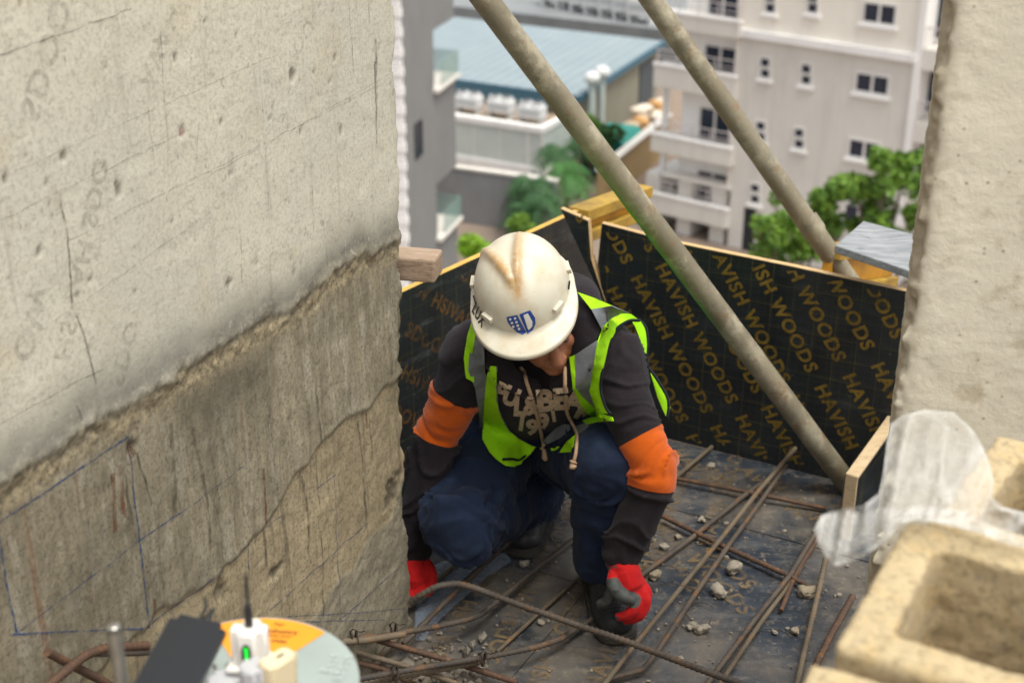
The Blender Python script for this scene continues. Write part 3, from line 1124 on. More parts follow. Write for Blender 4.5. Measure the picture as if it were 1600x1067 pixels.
def prop(label, pts, r, fork=False):
    pts = [np.asarray(p, float) for p in pts]
    root = thing('steel_prop', label, 'steel prop', pts[0])
    d = pts[1] - pts[0]
    L = np.linalg.norm(d)
    d /= L
    n = 60
    P = np.array([pts[0] + d * L * i / n for i in range(n + 1)])
    bm = bmesh.new()
    loft(bm, P, r, r, seg=22, cap=True, dome=False)
    for v in bm.verts:
        c = np.array(v.co)
        v.co += Vector((c - pts[0] - d * np.dot(c - pts[0], d)) / r * (0.0007 * vnoise(c * 45, 3) + 0.0006 * vnoise(c * 120, 4)))
    o = obj('tube', bm, MAT['galv'], root, 60)
    V = verts_of(o.data) + pts[0]
    t_ = (V - pts[0]) @ d / L
    rad = V - pts[0] - ((V - pts[0]) @ d)[:, None] * d
    side = rad @ np.array([-0.85, 0.1, -0.5]) / r
    add_attr(o, 'paint', np.clip(sstep(.55, .85, side) * sstep(.28, .36, t_) * sstep(.62, .50, t_), 0, 1) if fork else 0 * t_)
    return root, d, L


p_foot = onplane(1325, 757, bpt(0, 0.045), BN)
p_foot[2] = max(p_foot[2], 0.01)
p_top = dep(758, 0, 3.22)
d_ = p_top - p_foot
prop('long cement splashed steel prop leaning across the front of the printed panel', [p_foot - d_ * 0.006, p_top + d_ * 0.25], 0.030, True)
q_foot = dep(1300, 402, 4.02)
q_top = dep(1012, -8, 3.75)
dq = q_top - q_foot
rt, dd, LL = prop('grey steel prop leaning behind the panel beside the grey plank', [q_foot - dq * 0.35, q_top + dq * 0.3], 0.0295)
cl = dep(1266, 352, 4.0)
bm = bmesh.new()
ax = dq / np.linalg.norm(dq)
loft(bm, [cl - ax * 0.028, cl - ax * 0.02, cl + ax * 0.02, cl + ax * 0.026], [0.032, 0.0335, 0.0335, 0.0315], seg=22, cap=False)
obj('collar', bm, MAT['galv'], rt, 50)
# ================================================================== the town below
GZ = -24.5
MAT['earth'] = simple('brown_yard', (0.25, 0.185, 0.14), (0.19, 0.15, 0.12), 0.9, 0.35)
bm = bmesh.new()
box(bm, (0, 150, GZ - .25), 700, 700, .5)
tag(obj('ground', bm, MAT['earth']), 'brown earth yard and street far below', None, None, 'structure')

def render_mat(name, c1, c2, streak=0.35):
    t = NT(name, 0.88)
    c = t.mix(t.ramp(t.noise(.6, 5), (0.33, 0.0), (0.67, 1.0)), c1, c2)
    d = tuple(v * .62 for v in c2)
    c = t.mix(t.ramp(t.noise(1.2, 6, .65, t.map((1.6, 1.6, .12))), (0.52, 0.0), (0.75, streak)), c, d)
    c = t.mix(t.ramp(t.noise(.35, 5, .6, t.map((1, 1, 1), loc=(3, 8, 2))), (0.55, 0.0), (0.75, streak * .8)), c, d)
    t.color(c)
    return t.m


W_WHITE = render_mat('white_render', (0.82, 0.80, 0.78), (0.78, 0.76, 0.74))
W_CREAM = render_mat('cream_render', (0.80, 0.755, 0.67), (0.76, 0.71, 0.63))
W_GREY = render_mat('warm_grey_render', (0.65, 0.62, 0.57), (0.61, 0.58, 0.53))
W_BAND = render_mat('beige_balcony_band', (0.68, 0.645, 0.59), (0.64, 0.605, 0.55))
GLASS = simple('dark_window_glass', (0.012, 0.018, 0.038), (0.02, 0.028, 0.05), 0.12, 2)
FRAME = simple('white_window_frame', (0.68, 0.66, 0.63), rough=0.6)
RAIL = simple('pale_metal_rail', (0.55, 0.50, 0.49), rough=0.5)
DARKV = simple('dark_opening', (0.02, 0.02, 0.022), rough=0.9)


class Facade:
    """boxes on a facade plane: u along it, z up, d out of it towards the viewer"""

    def __init__(s, p, d):
        s.p = np.array([p[0], p[1], 0.0])
        s.d = unit_(np.array([d[0], d[1], 0.0]))
        s.n = np.array([s.d[1], -s.d[0], 0.0])
        if np.dot(s.n, s.p) > 0:
            s.n = -s.n

    def uz(s, px, py, off=0.0):
        q = onplane(px, py, s.p + s.n * off, s.n)
        return float(np.dot(q - s.p, s.d)), float(q[2])

    def at(s, u, z, d=0.0):
        return s.p + s.d * u + s.n * d + np.array([0, 0, z])

    def box(s, bm, u0, u1, z0, z1, d0, d1):
        box(bm, s.at((u0 + u1) / 2, (z0 + z1) / 2, (d0 + d1) / 2), abs(u1 - u0), abs(z1 - z0), abs(d1 - d0), s.d, (0, 0, 1), s.n)

    def one(s, name, mat, parent, *r):
        bm = bmesh.new()
        s.box(bm, *r)
        return obj(name, bm, mat, parent)


def unit_(v):
    return v / np.linalg.norm(v)


def window(F, par, u0, u1, z0, z1, d=0.0, lights=2, sill=True, surround=0.12, frame=None):
    if u0 > u1:
        u0, u1 = u1, u0
    if z0 > z1:
        z0, z1 = z1, z0
    bm = bmesh.new()
    t = surround
    F.box(bm, u0 - t, u0, z0 - t, z1 + t, d - .12, d + .06)
    F.box(bm, u1, u1 + t, z0 - t, z1 + t, d - .12, d + .06)
    F.box(bm, u0, u1, z1, z1 + t, d - .12, d + .06)
    F.box(bm, u0, u1, z0 - t, z0, d - .12, d + .06)
    w = obj('window', bm, frame or FRAME, par)
    for k in range(lights):
        a = u0 + (u1 - u0) * k / lights
        b = u0 + (u1 - u0) * (k + 1) / lights
        if k:
            F.one('mullion', FRAME, w, a - .06, a + .06, z0, z1, d - .06, d + .045)
        F.one('pane', GLASS, w, a + (.06 if k else 0), b - (.06 if k < lights - 1 else 0), z0, z1, d + .003, d + .012)
    if sill:
        F.one('sill', W_WHITE, w, u0 - .22, u1 + .22, z0 - t - .16, z0 - t, d - .05, d + .16)
    return w


# ------------------------------------------------------------------ apartment block
pA = ony(1412, 250, 64.0)
A = Facade(pA, (-0.8, 0.6))
apt = thing('apartment_building', 'pale apartment block with white balconies and grey walls beyond the back panel', 'building', (A.p[0], A.p[1], GZ))
uR = A.uz(1424, 150)[0]
uL = A.uz(1152, 150)[0]
uLL = A.uz(1026, 190)[0]
cz = A.uz(1290, 71)[1]
A.one('wall', W_GREY, apt, uR, uL, GZ, cz - .15, -12, 0)
A.one('wall', W_CREAM, apt, uR, uL, cz - .15, -4.5, -12, -.003)
A.one('cornice', W_WHITE, apt, uR - .1, uL, cz - .15, cz + .22, -.2, .28)
A.one('pilaster', W_WHITE, apt, uR - .32, uR - .001, GZ, -4.5, -3, .18)
A.one('wall', W_WHITE, apt, uL, uLL - 1.0, GZ + 3.2, -4.5, -12, -.8)       # recessed bay
A.one('corner_pier', W_CREAM, apt, uL, uL + .28, GZ + 3.2, -4.5, -.79, -.05)
A.one('wall', W_GREY, apt, uL + .003, uLL - .6, GZ, GZ + 3.0, -12, -3.0)
# far right recessed bay
uRR = A.uz(1490, 150)[0]
A.one('wall', W_CREAM, apt, uRR - 3, uR - .33, GZ, -4.5, -12, -1.2)
for px, py, k in ((1464, 22, 0), (1447, 136, 1), (1433, 236, 2)):
    u, z = A.uz(px, py, -1.2)
    window(A, apt, u - .45, u + .45, z - 1.1, z + 1.0, -1.19, 1, False)
    A.one('balcony_slab', W_BAND, apt, uRR - 3, uR - .34, z - 2.3, z - 1.35, -1.19, .12)
    bm = bmesh.new()
    A.box(bm, uRR - 3, uR - .34, z - .42, z - .36, .02, .08)
    for t in np.arange(uRR - 2.9, uR - .4, .22):
        A.box(bm, t, t + .03, z - 1.35, z - .42, .035, .065)
    obj('railing', bm, RAIL, apt)
for x0, y0, x1, y1 in ((1352, 7, 1397, 36), (1340, 115, 1386, 147), (1329, 220, 1372, 248), (1322, 322, 1362, 348)):
    ua, za = A.uz(x0, (y0 + y1) / 2 - 14 + 3)
    ub, zb = A.uz(x1, (y0 + y1) / 2 + 14)
    window(A, apt, ua, ub, zb - .10, za + .16)
for x, y in ((1204, 4), (1270, 4), (1196, 106), (1260, 116), (1189, 205), (1249, 216), (1180, 302), (1240, 318)):
    for dy in (-8, 9):
        u, z = A.uz(x, y + dy)
        window(A, apt, u - .22, u + .22, z - .19, z + .19, 0, 1, dy > 0, .10)
for k, (x0, x1, y0, y1, b0, b1) in enumerate(((1110, 1152, -14, 24, 27, 57), (1104, 1147, 71, 127, 112, 152), (1096, 1138, 168, 226, 222, 254), (1092, 1134, 266, 317, 316, 350))):
    ua, za = A.uz(x0, y0, -.8)
    ub, zb = A.uz(x1, y1, -.8)
    window(A, apt, ua, ub, zb - .15, za, -.80, 2, False, .09)
    c = (x0 + x1) / 2 - 30
    z1 = A.uz(c, b0 + 2, .35)[1]
    z0 = A.uz(c, b1 - 4, .35)[1]
    A.one('balcony', W_BAND, apt, uL - .05, uLL + .1, z0, z1, -.79, .35)
    A.one('balcony_coping', W_WHITE, apt, uL - .1, uLL + .15, z1, z1 + .12, .1, .40)
    bm = bmesh.new()
    A.box(bm, uL, uLL + .05, z1 + .78, z1 + .83, .2, .26)
    A.box(bm, uL, uLL + .05, z1 + .45, z1 + .48, .21, .25)
    for t in np.arange(uL + .1, uLL, 1.1):
        A.box(bm, t, t + .05, z1 + .12, z1 + .78, .205, .255)
    obj('railing', bm, RAIL, apt)
    if k in (2, 3):
        A.one('balcony_divider', W_WHITE, apt, uLL - .25, uLL + .0, z1 + .12, z1 + 2.3, -.78, -.5)
zg = A.uz(1090, 352)[1]
A.one('floor_band', W_BAND, apt, uL, uLL - .5, GZ + 3.0, GZ + 3.2, -3, .1)
for u0 in np.linspace(uL + .3, uLL - .3, 3):
    A.one('ground_pillar', W_GREY, apt, u0, u0 + .8, GZ, GZ + 3.0, -2.9, .0)
for x0, x1 in ((1060, 1118), (1160, 1178)):
    ua, ub = A.uz(x0, 375)[0], A.uz(x1, 375)[0]
    A.one('garage_opening', DARKV, apt, ua, ub, GZ, GZ + 2.3, -.1 if x0 > 1150 else -3.1, .02 if x0 > 1150 else -2.95)

# ------------------------------------------------------------------ grey tower house on the left
pG = ony(633, 200, 60.0)
G = Facade(pG, (0.276, 0.961))
grey_h = thing('grey_house', 'dark grey house with corner balconies and a white clad front, just past the concrete wall', 'building', (G.p[0], G.p[1], GZ))
W_DG = render_mat('dark_grey_render', (0.20, 0.20, 0.198), (0.185, 0.183, 0.182))
GL_G = NT('greenish_balustrade_glass', 0.15)
GL_G.color((0.30, 0.44, 0.40)).alpha(0.35)
um = G.uz(680, 200)[0]
ue = G.uz(712, 200)[0]
G.one('wall', W_DG, grey_h, 0, um, GZ, 2.0, -9, 0)
zs_open = []
for yb, yt in ((125, 45), (358, 283)):
    zb_ = G.uz(695, yb)[1]
    zs_open.append((zb_ - .1, zb_ + 2.6))
zz = [GZ] + [v for o_ in sorted(zs_open) for v in o_] + [2.0]
for a, b in zip(zz[0::2], zz[1::2]):
    G.one('corner_wall', W_DG, grey_h, um, ue, a, b, -5, -.002)
for a, b in zs_open:
    G.one('balcony_door', DARKV, grey_h, um + .01, um + .5, a, b, -4.9, -.35)
    G.one('balcony_slab', W_BAND, grey_h, um - .2, ue + .15, a - .10, a + .08, -4.5, .25)
    G.one('glass_balustrade', GL_G.m, grey_h, um + .55, ue + .1, a + .08, a + 1.15, .14, .18)
    G.one('glass_balustrade', GL_G.m, grey_h, ue + .06, ue + .10, a + .08, a + 1.15, -4.5, .13)
u, z = G.uz(653, 218)
window(G, grey_h, u - .42, u + .42, z - .75, z + .75, .0, 1, False, .05, DARKV)
Gf = Facade(pG, (0.961, -0.276))
bm = None
for k, z in enumerate(np.arange(GZ, 2.0, .42)):
    Gf.one('cladding_board', W_WHITE, grey_h, -7, -.02 + .06 * (k % 2), z, z + .38, .003, .16 + .05 * (k % 2))

# ------------------------------------------------------------------ service hall with plant annex
HZ = -21.6
qa = onz(848, 201, HZ)
Hf = Facade(qa, (-0.88, 0.47))
hall = thing('service_hall', 'low hall with a big blue grey metal roof and a white plant annex', 'hall', (qa[0], qa[1], GZ))
W_PANEL = simple('pale_green_white_panel', (0.52, 0.56, 0.53), (0.47, 0.51, 0.48), 0.6, 0.8)
BLUE_ROOF = NT('blue_grey_roof_sheet', 0.45)
_c = BLUE_ROOF.mix(BLUE_ROOF.ramp(BLUE_ROOF.noise(.5, 5), (0.3, 0.0), (0.7, 1.0)), (0.215, 0.265, 0.285), (0.25, 0.30, 0.32))
BLUE_ROOF.color(_c)
BLUE_F = simple('dark_blue_fascia', (0.045, 0.12, 0.17), rough=0.6)
H_WALL = simple('olive_grey_wall', (0.25, 0.235, 0.18), (0.22, 0.21, 0.165), 0.85, 0.6)
La = 13.0
Hf.one('annex_wall', W_PANEL, hall, 0, La, GZ + .45, HZ - .3, -5.2, 0)
Hf.one('annex_parapet', W_WHITE, hall, -.06, La, HZ - .3, HZ + .05, -.35, .10)
Hf.one('annex_parapet', W_WHITE, hall, -.06, .28, HZ - .3, HZ + .05, -5.2, -.353)
Hf.one('annex_roof', simple('tan_roof_felt', (0.33, 0.25, 0.17), (0.26, 0.2, 0.15), 0.9, 1.5), hall, .282, La, HZ - .32, HZ - .18, -5.2, -.352)
Hf.one('plinth', W_WHITE, hall, -.12, La, GZ, GZ + .45, -5.2, .12)
Hf.one('corner_post', FRAME, hall, .9, 1.05, GZ + .45, HZ - .3, .001, .05)
Hf.one('corner_post', FRAME, hall, -.05, .1, GZ + .45, HZ - .3, .001, .08)
for k in range(1, 7):
    Hf.one('panel_joint', FRAME, hall, 1.05 + k * 1.8, 1.09 + k * 1.8, GZ + .45, HZ - .3, .001, .02)
EZ = -20.55
r0_ = onz(905, 152, EZ)
r1_ = onz(1037, 66, EZ + .25)
rdir = unit_(np.array([r1_[0] - r0_[0], r1_[1] - r0_[1], 0]))
Lr = float(np.linalg.norm((r1_ - r0_)[:2]))
ldir = Hf.d
bm = bmesh.new()
slope = .25 / Lr
ups = unit_(rdir + np.array([0, 0, slope]))
cR = r0_ + rdir * Lr / 2 + ldir * 12 + np.array([0, 0, .125])
nseam = 30
box(bm, cR, Lr, 24, .12, ups, ldir, np.cross(ups, ldir))
obj('roof', bm, BLUE_ROOF.m, hall)
for k in range(nseam):
    bm = bmesh.new()
    box(bm, r0_ + rdir * Lr / 2 + ldir * (k * .8 + .3) + np.array([0, 0, .125 + .075]), Lr, .05, .05, ups, ldir, np.cross(ups, ldir))
    obj('roof_seam', bm, BLUE_ROOF.m, hall)
bm = bmesh.new()
box(bm, r0_ + ldir * 12 - rdir * .08 + np.array([0, 0, -.35]), .14, 24.1, .85, rdir, ldir, (0, 0, 1))
obj('fascia', bm, BLUE_F, hall)
bm = bmesh.new()
box(bm, r0_ + rdir * Lr / 2 - ldir * .08 + np.array([0, 0, .06]), Lr, .14, .40, ups, ldir, np.cross(ups, ldir))
obj('verge', bm, BLUE_F, hall)
bm = bmesh.new()
box(bm, r0_ + rdir * (Lr / 2 + .2) + ldir * 12.2 + np.array([0, 0, (GZ - EZ) / 2 - .1]), Lr, 23.6, EZ - GZ - .1, rdir, ldir, (0, 0, 1))
obj('hall_wall', bm, H_WALL, hall)
bm = bmesh.new()
box(bm, r0_ + rdir * (Lr - 2.2) + ldir * .37 + np.array([0, 0, (GZ - EZ) * .55]), 2.6, .12, 3.0, rdir, ldir, (0, 0, 1))
obj('side_door', bm, simple('slate_door', (0.06, 0.075, 0.085), rough=.6), hall)

AC_W = simple('white_condenser_casing', (0.68, 0.68, 0.67), (0.6, 0.6, 0.6), 0.5, 1.5)
AC_D = simple('condenser_grille', (0.05, 0.055, 0.06), rough=0.6)


def condenser(p, d, label, group, w=1.75, scale=1.0):
    root = thing('condenser_unit', label, 'air conditioner', p, group)
    d = unit_(np.asarray(d, float))
    n = np.array([d[1], -d[0], 0])
    if n[1] > 0:
        n = -n
    p = np.asarray(p, float)
    s = scale
    bm = bmesh.new()
    h = .72 * s
    box(bm, p + np.array([0, 0, .35 * s + h / 2]), w * s, .85 * s, h, d, n, (0, 0, 1), .04)
    obj('casing', bm, AC_W, root)
    for sx in (-1, 1):
        bm = bmesh.new()
        c = p + d * sx * w * .25 * s + np.array([0, 0, .35 * s + h])
        loft(bm, [c - np.array([0, 0, .02]), c + np.array([0, 0, .22 * s])], .36 * s, .36 * s, seg=18, dome=False)
        f = obj('fan_ring', bm, AC_W, root, 40)
        bm = bmesh.new()
        loft(bm, [c + np.array([0, 0, .2 * s]), c + np.array([0, 0, .235 * s])], .29 * s, .29 * s, seg=18, dome=False)
        obj('fan_grille', bm, AC_D, f)
    for sx in (-.42, .42):
        bm = bmesh.new()
        box(bm, p + n * .0 + d * sx * w * s + np.array([0, 0, .175 * s]), .14 * s, .7 * s, .35 * s, d, n)
        obj('foot', bm, AC_W, root)
    bm = bmesh.new()
    box(bm, p + n * .43 * s + np.array([0, 0, .35 * s + h * .52]), w * .8 * s, .03, h * .35, d, n)
    obj('front_grille', bm, simple('pale_grille', (0.42, 0.44, 0.45), rough=.6) if 'pale_grille' not in bpy.data.materials else bpy.data.materials['pale_grille'], root)
    return root


ORD = ('first', 'second', 'third', 'fourth', 'fifth', 'sixth', 'seventh')
ROOFZ = HZ - .18
acs = [((733, 176), 'front row white condenser nearest the grey house'), ((783, 183), 'middle white condenser of the front row on the annex'), ((831, 192), 'right hand white condenser of the front row on the annex'),
       ((729, 146), 'back row white condenser beside the grey house'), ((773, 152), 'middle white condenser of the back row under the roof edge'), ((816, 158), 'third white condenser of the back row, partly behind the prop'), ((866, 166), 'last white condenser of the back row at the annex corner')]
for (x, y), lab in acs:
    condenser(onz(x, y, ROOFZ), Hf.d, lab, 'condensers on the annex roof', 1.6)
BZ = EZ + .3
for i, (x, y) in enumerate([(868, 6), (890, 9), (912, 14), (935, 18), (958, 22), (980, 26), (1003, 31), (905, -6), (930, -2), (955, 4), (980, 9), (1000, 14)]):
    q = onz(x, y + 4, BZ - 1.0)
    condenser(q, Hf.d, ('white condenser in the nearer far row beyond the blue roof, %s from the left' % ORD[i] if i < 7 else 'white condenser in the row at the top edge, %s from the left' % ORD[i - 7]), 'condensers beyond the blue roof', 1.2, 1.7)
q0 = onz(1020, 40, BZ - 1.0)
bm = bmesh.new()
box(bm, q0 + rdir * 7 + ldir * 9 + np.array([0, 0, (GZ - BZ + 1) / 2]), 16, 26, BZ - 1 - GZ - .02, rdir, ldir)
tag(obj('plant_building', bm, simple('grey_flat_roof', (0.16, 0.17, 0.175), (0.22, 0.23, 0.235), 0.9, .5), None, loc=(q0[0], q0[1], GZ)), 'flat roofed building behind the blue roof carrying rows of condensers', 'building')
for i, (x, lab) in enumerate(((936, 'left of the two white vent pipes on the hall side wall'), (955, 'right of the two white vent pipes on the hall side wall'))):
    t = .9 + i * 1.6
    p = r0_ + rdir * t - ldir * .45
    root = thing('vent_pipe', lab, 'vent pipe', (p[0], p[1], GZ))
    bm = bmesh.new()
    loft(bm, [np.array([p[0], p[1], GZ]), np.array([p[0], p[1], EZ + .75])], .23, .23, seg=14, dome=False)
    obj('pipe', bm, W_PANEL, root, 40)
    bm = bmesh.new()
    ball(bm, (p[0], p[1], EZ + 1.0), .50, .50, .42, None, 16, 10)
    obj('cowl', bm, AC_W, root, 180)

# ------------------------------------------------------------------ yard: compound wall, ochre wall, skip, sacks
w0, w1 = onz(690, 341, GZ), onz(842, 364, GZ)
bm = bmesh.new()
dW = unit_(w1 - w0)
box(bm, (w0 + w1) / 2 + np.array([0, 0, 1.5]), float(np.linalg.norm(w1 - w0)) + 2, .3, 3.0, dW, np.cross((0, 0, 1), dW))
cw_ = thing('compound_wall', 'plain grey compound wall in front of the plant annex', 'wall', (w0 + w1) / 2)
obj('wall_body', bm, render_mat('grey_plaster', (0.25, 0.25, 0.255), (0.22, 0.22, 0.225)), cw_)
bm = bmesh.new()
box(bm, (w0 + w1) / 2 + np.array([0, 0, 3.06]), float(np.linalg.norm(w1 - w0)) + 2.1, .42, .12, dW, np.cross((0, 0, 1), dW))
obj('coping', bm, W_BAND, cw_)
o0, o1 = onz(935, 330, GZ), onz(1042, 236, GZ)
dO = unit_(o1 - o0)
bm = bmesh.new()
box(bm, (o0 + o1) / 2 + np.array([0, 0, 1.15]), float(np.linalg.norm(o1 - o0)), .25, 2.3, dO, np.cross((0, 0, 1), dO))
ow = thing('boundary_wall', 'ochre boundary wall running between the green skip and the apartment block', 'wall', (o0 + o1) / 2)
obj('wall_body', bm, render_mat('ochre_render', (0.42, 0.29, 0.135), (0.37, 0.255, 0.125)), ow)
bm = bmesh.new()
box(bm, (o0 + o1) / 2 + np.array([0, 0, 2.36]), float(np.linalg.norm(o1 - o0)), .5, .12, dO, np.cross((0, 0, 1), dO))
obj('coping', bm, W_BAND, ow)
k0 = onz(957, 268, GZ)
skip = thing('skip_container', 'teal green covered skip standing among the palms', 'skip', k0)
TEAL = simple('teal_paint', (0.012, 0.27, 0.215), (0.015, 0.22, 0.18), 0.55, 0.9)
bm = bmesh.new()
ny = np.array([-rdir[1], rdir[0], 0])
prof = [(-1.3, .3), (1.3, .3), (1.55, 1.9), (.9, 2.5), (-.9, 2.5), (-1.55, 1.9)]
prism(bm, [k0 + ny * a + np.array([0, 0, z]) - rdir * 1.6 for a, z in prof], rdir * 3.2)
bmesh.ops.recalc_face_normals(bm, faces=bm.faces)
obj('body', bm, TEAL, skip)
bm = bmesh.new()
box(bm, k0 + np.array([0, 0, .16]), 2.8, 2.2, .3, rdir, ny)
obj('skid', bm, DARKV, skip)
SACK = [simple('beige_sack', (0.55, 0.43, 0.30), (0.48, 0.37, 0.25), 0.9, 2), simple('pale_sack', (0.66, 0.58, 0.48), (0.58, 0.5, 0.4), 0.9, 2), simple('orange_sack', (0.50, 0.27, 0.10), (0.42, 0.24, 0.1), 0.9, 2)]
for k, x in enumerate(np.sort(RNG.uniform(985, 1035, 15))):
    y = 226 - (x - 985) * .75 + RNG.uniform(-8, 6)
    p = onz(x, y, GZ)
    lv = RNG.integers(0, 4)
    bm = bmesh.new()
    M3 = Euler((RNG.uniform(-.3, .3), RNG.uniform(-.3, .3), RNG.uniform(0, 3))).to_matrix()
    ball(bm, (p[0], p[1], GZ + .28 + lv * .45), .62, .42, .30, M3, 12, 8)
    for v in bm.verts:
        v.co += Vector((0, 0, .06 * vnoise(np.array(v.co) * 2.5, k)))
    tag(obj('sack', bm, SACK[k % 3], None, 180, loc=(p[0], p[1], GZ + lv * .45)), '%s of the %s sacks from the left in the heap beside the hall' % (ORD[k // 3], ('beige', 'whitish', 'orange brown')[k % 3]), 'sack', 'sacks heaped beside the hall')

# ------------------------------------------------------------------ plants
LEAF_B = simple('bright_leaves', (0.055, 0.13, 0.013), (0.16, 0.28, 0.022), 0.75, 1.8)
LEAF_D = simple('deep_leaves', (0.022, 0.075, 0.020), (0.038, 0.11, 0.026), 0.7, 1.0)
LEAF_P = simple('palm_leaves', (0.014, 0.062, 0.014), (0.028, 0.105, 0.018), 0.6, 1.0)
BARK = simple('grey_bark', (0.13, 0.10, 0.075), (0.2, 0.16, 0.12), 0.9, 3)


def leaf_cloud(centres, radii, n, size, squash=0.75, seed=0):
    rg = np.random.default_rng(seed)
    C = np.asarray(centres, float)
    k = rg.choice(len(C), n, p=np.asarray(radii) ** 2 / (np.asarray(radii) ** 2).sum())
    v = rg.normal(size=(n, 3))
    v /= np.linalg.norm(v, axis=1)[:, None]
    r = np.asarray(radii)[k] * rg.uniform(.55, 1.05, n) ** .6
    P = C[k] + v * r[:, None] * np.array([1, 1, squash])
    a = rg.normal(size=(n, 3)) + v * .3
    a /= np.linalg.norm(a, axis=1)[:, None]
    b = np.cross(a, rg.normal(size=(n, 3)))
    b /= np.linalg.norm(b, axis=1)[:, None]
    s = (size * rg.uniform(.6, 1.3, n))[:, None]
    V = np.stack([P - a * s, P + b * s * .5, P + a * s, P - b * s * .5], 1).reshape(-1, 3)
    F = np.arange(4 * n).reshape(n, 4)
    return V, F


def tree(name, label, base, clumps, radii, leafm, n, size, group=None, trunk_r=.22, seed=1):
    root = thing(name, label, 'tree', base, group)
    V, F = leaf_cloud(clumps, radii, n, size, .8, seed)
    mesh_np('crown', V, F, leafm, root)
    bm = bmesh.new()
    base = np.asarray(base, float)
    C = np.asarray(clumps)
    top = C.mean(0)
    fork = base + (top - base) * .6
    loft(bm, spline(np.array([base, base + (fork - base) * .5 + J_(.2, .1, 0), fork]), 8), np.linspace(trunk_r, trunk_r * .65, 8), seg=8)
    for c in C[:: max(1, len(C) // 8)]:
        loft(bm, spline(np.array([fork, fork + (c - fork) * .5 + J_(0, 0, .3), c]), 6), np.linspace(trunk_r * .5, .03, 6), seg=6)
    obj('trunk', bm, BARK, root)
    return root


def J_(*p):
    return np.array(p, float)


rg = np.random.default_rng(5)


def px_clumps(pts, Y, spread=.9):
    out = []
    for x, y in pts:
        for _ in range(3 if spread > .8 else 1):
            out.append(ony(x + rg.normal() * 14 * (spread > .8), y + rg.normal() * 12 * (spread > .8), Y + rg.uniform(-spread, spread)))
    return out


T1 = [(1385, 262), (1350, 285), (1420, 285), (1320, 305), (1395, 310), (1290, 322), (1360, 335), (1430, 335), (1330, 360), (1400, 365), (1300, 350), (1365, 385), (1440, 300), (1410, 262), (1275, 300), (1450, 365), (1340, 310), (1380, 350)]
c1 = px_clumps(T1, 42)
tree('broadleaf_tree', 'large bright green tree in front of the apartment block beside the column', (c1[6][0], 42.3, GZ), c1, [rg.uniform(.24, .50) for _ in c1], LEAF_B, 6000, .13, 'trees before the apartment block', .24, 3)
T2 = [(1190, 350), (1215, 335), (1240, 352), (1205, 375), (1232, 382), (1262, 372), (1225, 330), (1195, 392), (1250, 395), (1280, 390)]
c2 = px_clumps(T2, 40)
tree('broadleaf_tree', 'smaller bright green tree left of the thin prop and above the back panel', (c2[4][0], 40.2, GZ), c2, [rg.uniform(.18, .36) for _ in c2], LEAF_B, 2800, .115, 'trees before the apartment block', .18, 4)
T3 = [(735, 378), (752, 388), (742, 400), (728, 390)]
c3 = px_clumps(T3, 50, .3)
tree('shrub', 'lime green treetop just above the white helmet', (c3[1][0], 50.2, GZ), c3, [.42, .36, .4, .3], simple('lime_leaves', (0.20, 0.36, 0.012), (0.16, 0.31, 0.012), .7, 1.2), 700, .14, None, .1, 6)


def palm(px, py, Y, r, label, seed, mat=LEAF_P, hang=1.0):
    top = ony(px, py, Y)
    root = thing('palm_tree', label, 'palm tree', (top[0], top[1], GZ), 'palms beside the compound wall')
    bm = bmesh.new()
    loft(bm, [np.array([top[0], top[1], GZ]), np.array([top[0] + .1, top[1], (GZ + top[2]) / 2]), top], [.2, .16, .13], seg=8)
    obj('trunk', bm, BARK, root)
    rg2 = np.random.default_rng(seed)
    V, F = [], []
    nf = 40
    for k in range(nf):
        a = 2 * math.pi * k / nf + rg2.uniform(-.15, .15)
        el = rg2.uniform(-.2, 1.2)
        L = r * rg2.uniform(.8, 1.1)
        d = np.array([math.cos(a), math.sin(a), 0])
        t = np.linspace(0, 1, 9)
        C = top + d * (L * t * math.cos(el * .7))[:, None] + np.array([0, 0, 1]) * (L * (t * math.sin(el) - hang * .9 * t ** 2))[:, None]
        side = np.array([-d[1], d[0], 0])
        for i in range(8):
            wd = .62 * r * math.sin(math.pi * (.12 + .85 * t[i])) * .55
            for sg in (-1, 1):
                o = len(V)
                tip = C[i] + side * sg * wd + (C[i + 1] - C[i]) * 1.2 - np.array([0, 0, .35 * wd])
                V += [C[i], C[i] + (C[i + 1] - C[i]) * .6, tip]
                F.append((o, o + 1, o + 2))
    mesh_np('crown', V, F, mat, root)
    return root


palm(832, 285, 71, 1.75, 'dark palm nearest the grey compound wall', 1)
palm(884, 268, 72, 1.75, 'rounded green palm directly left of the big prop', 2, simple('mid_green_palm', (0.035, 0.13, 0.02), (0.05, 0.17, 0.025), .6, 1))
palm(868, 236, 75, 1.5, 'small palm against the white annex corner', 3)
palm(822, 328, 69, 1.5, 'low drooping palm at the end of the compound wall', 4)
palm(848, 314, 68, 1.5, 'palm with hanging fronds behind the left shutter panel', 5)
palm(905, 225, 77, 1.2, 'palm between the white annex and the green skip', 6)
T4 = [(925, 205), (945, 212), (935, 222), (960, 208), (915, 215), (918, 240), (930, 250)]
c4 = px_clumps(T4, 80, .5)
tree('bushy_tree', 'dark green bushy tree behind the teal skip', (c4[2][0], 80.2, GZ), c4, [.8, .7, .8, .6, .7, .8, .7], LEAF_D, 1500, .22, None, .15, 8)
T5 = [(918, 190), (926, 196)]
c5 = px_clumps(T5, 78, .2)
tree('shrub', 'bright green sprig showing past the big prop below the vent pipes', (c5[0][0], 78, GZ), c5, [.5, .4], LEAF_B, 260, .16, None, .06, 9)
T6 = [(808, 350), (822, 358), (815, 345)]
c6 = px_clumps(T6, 66, .3)
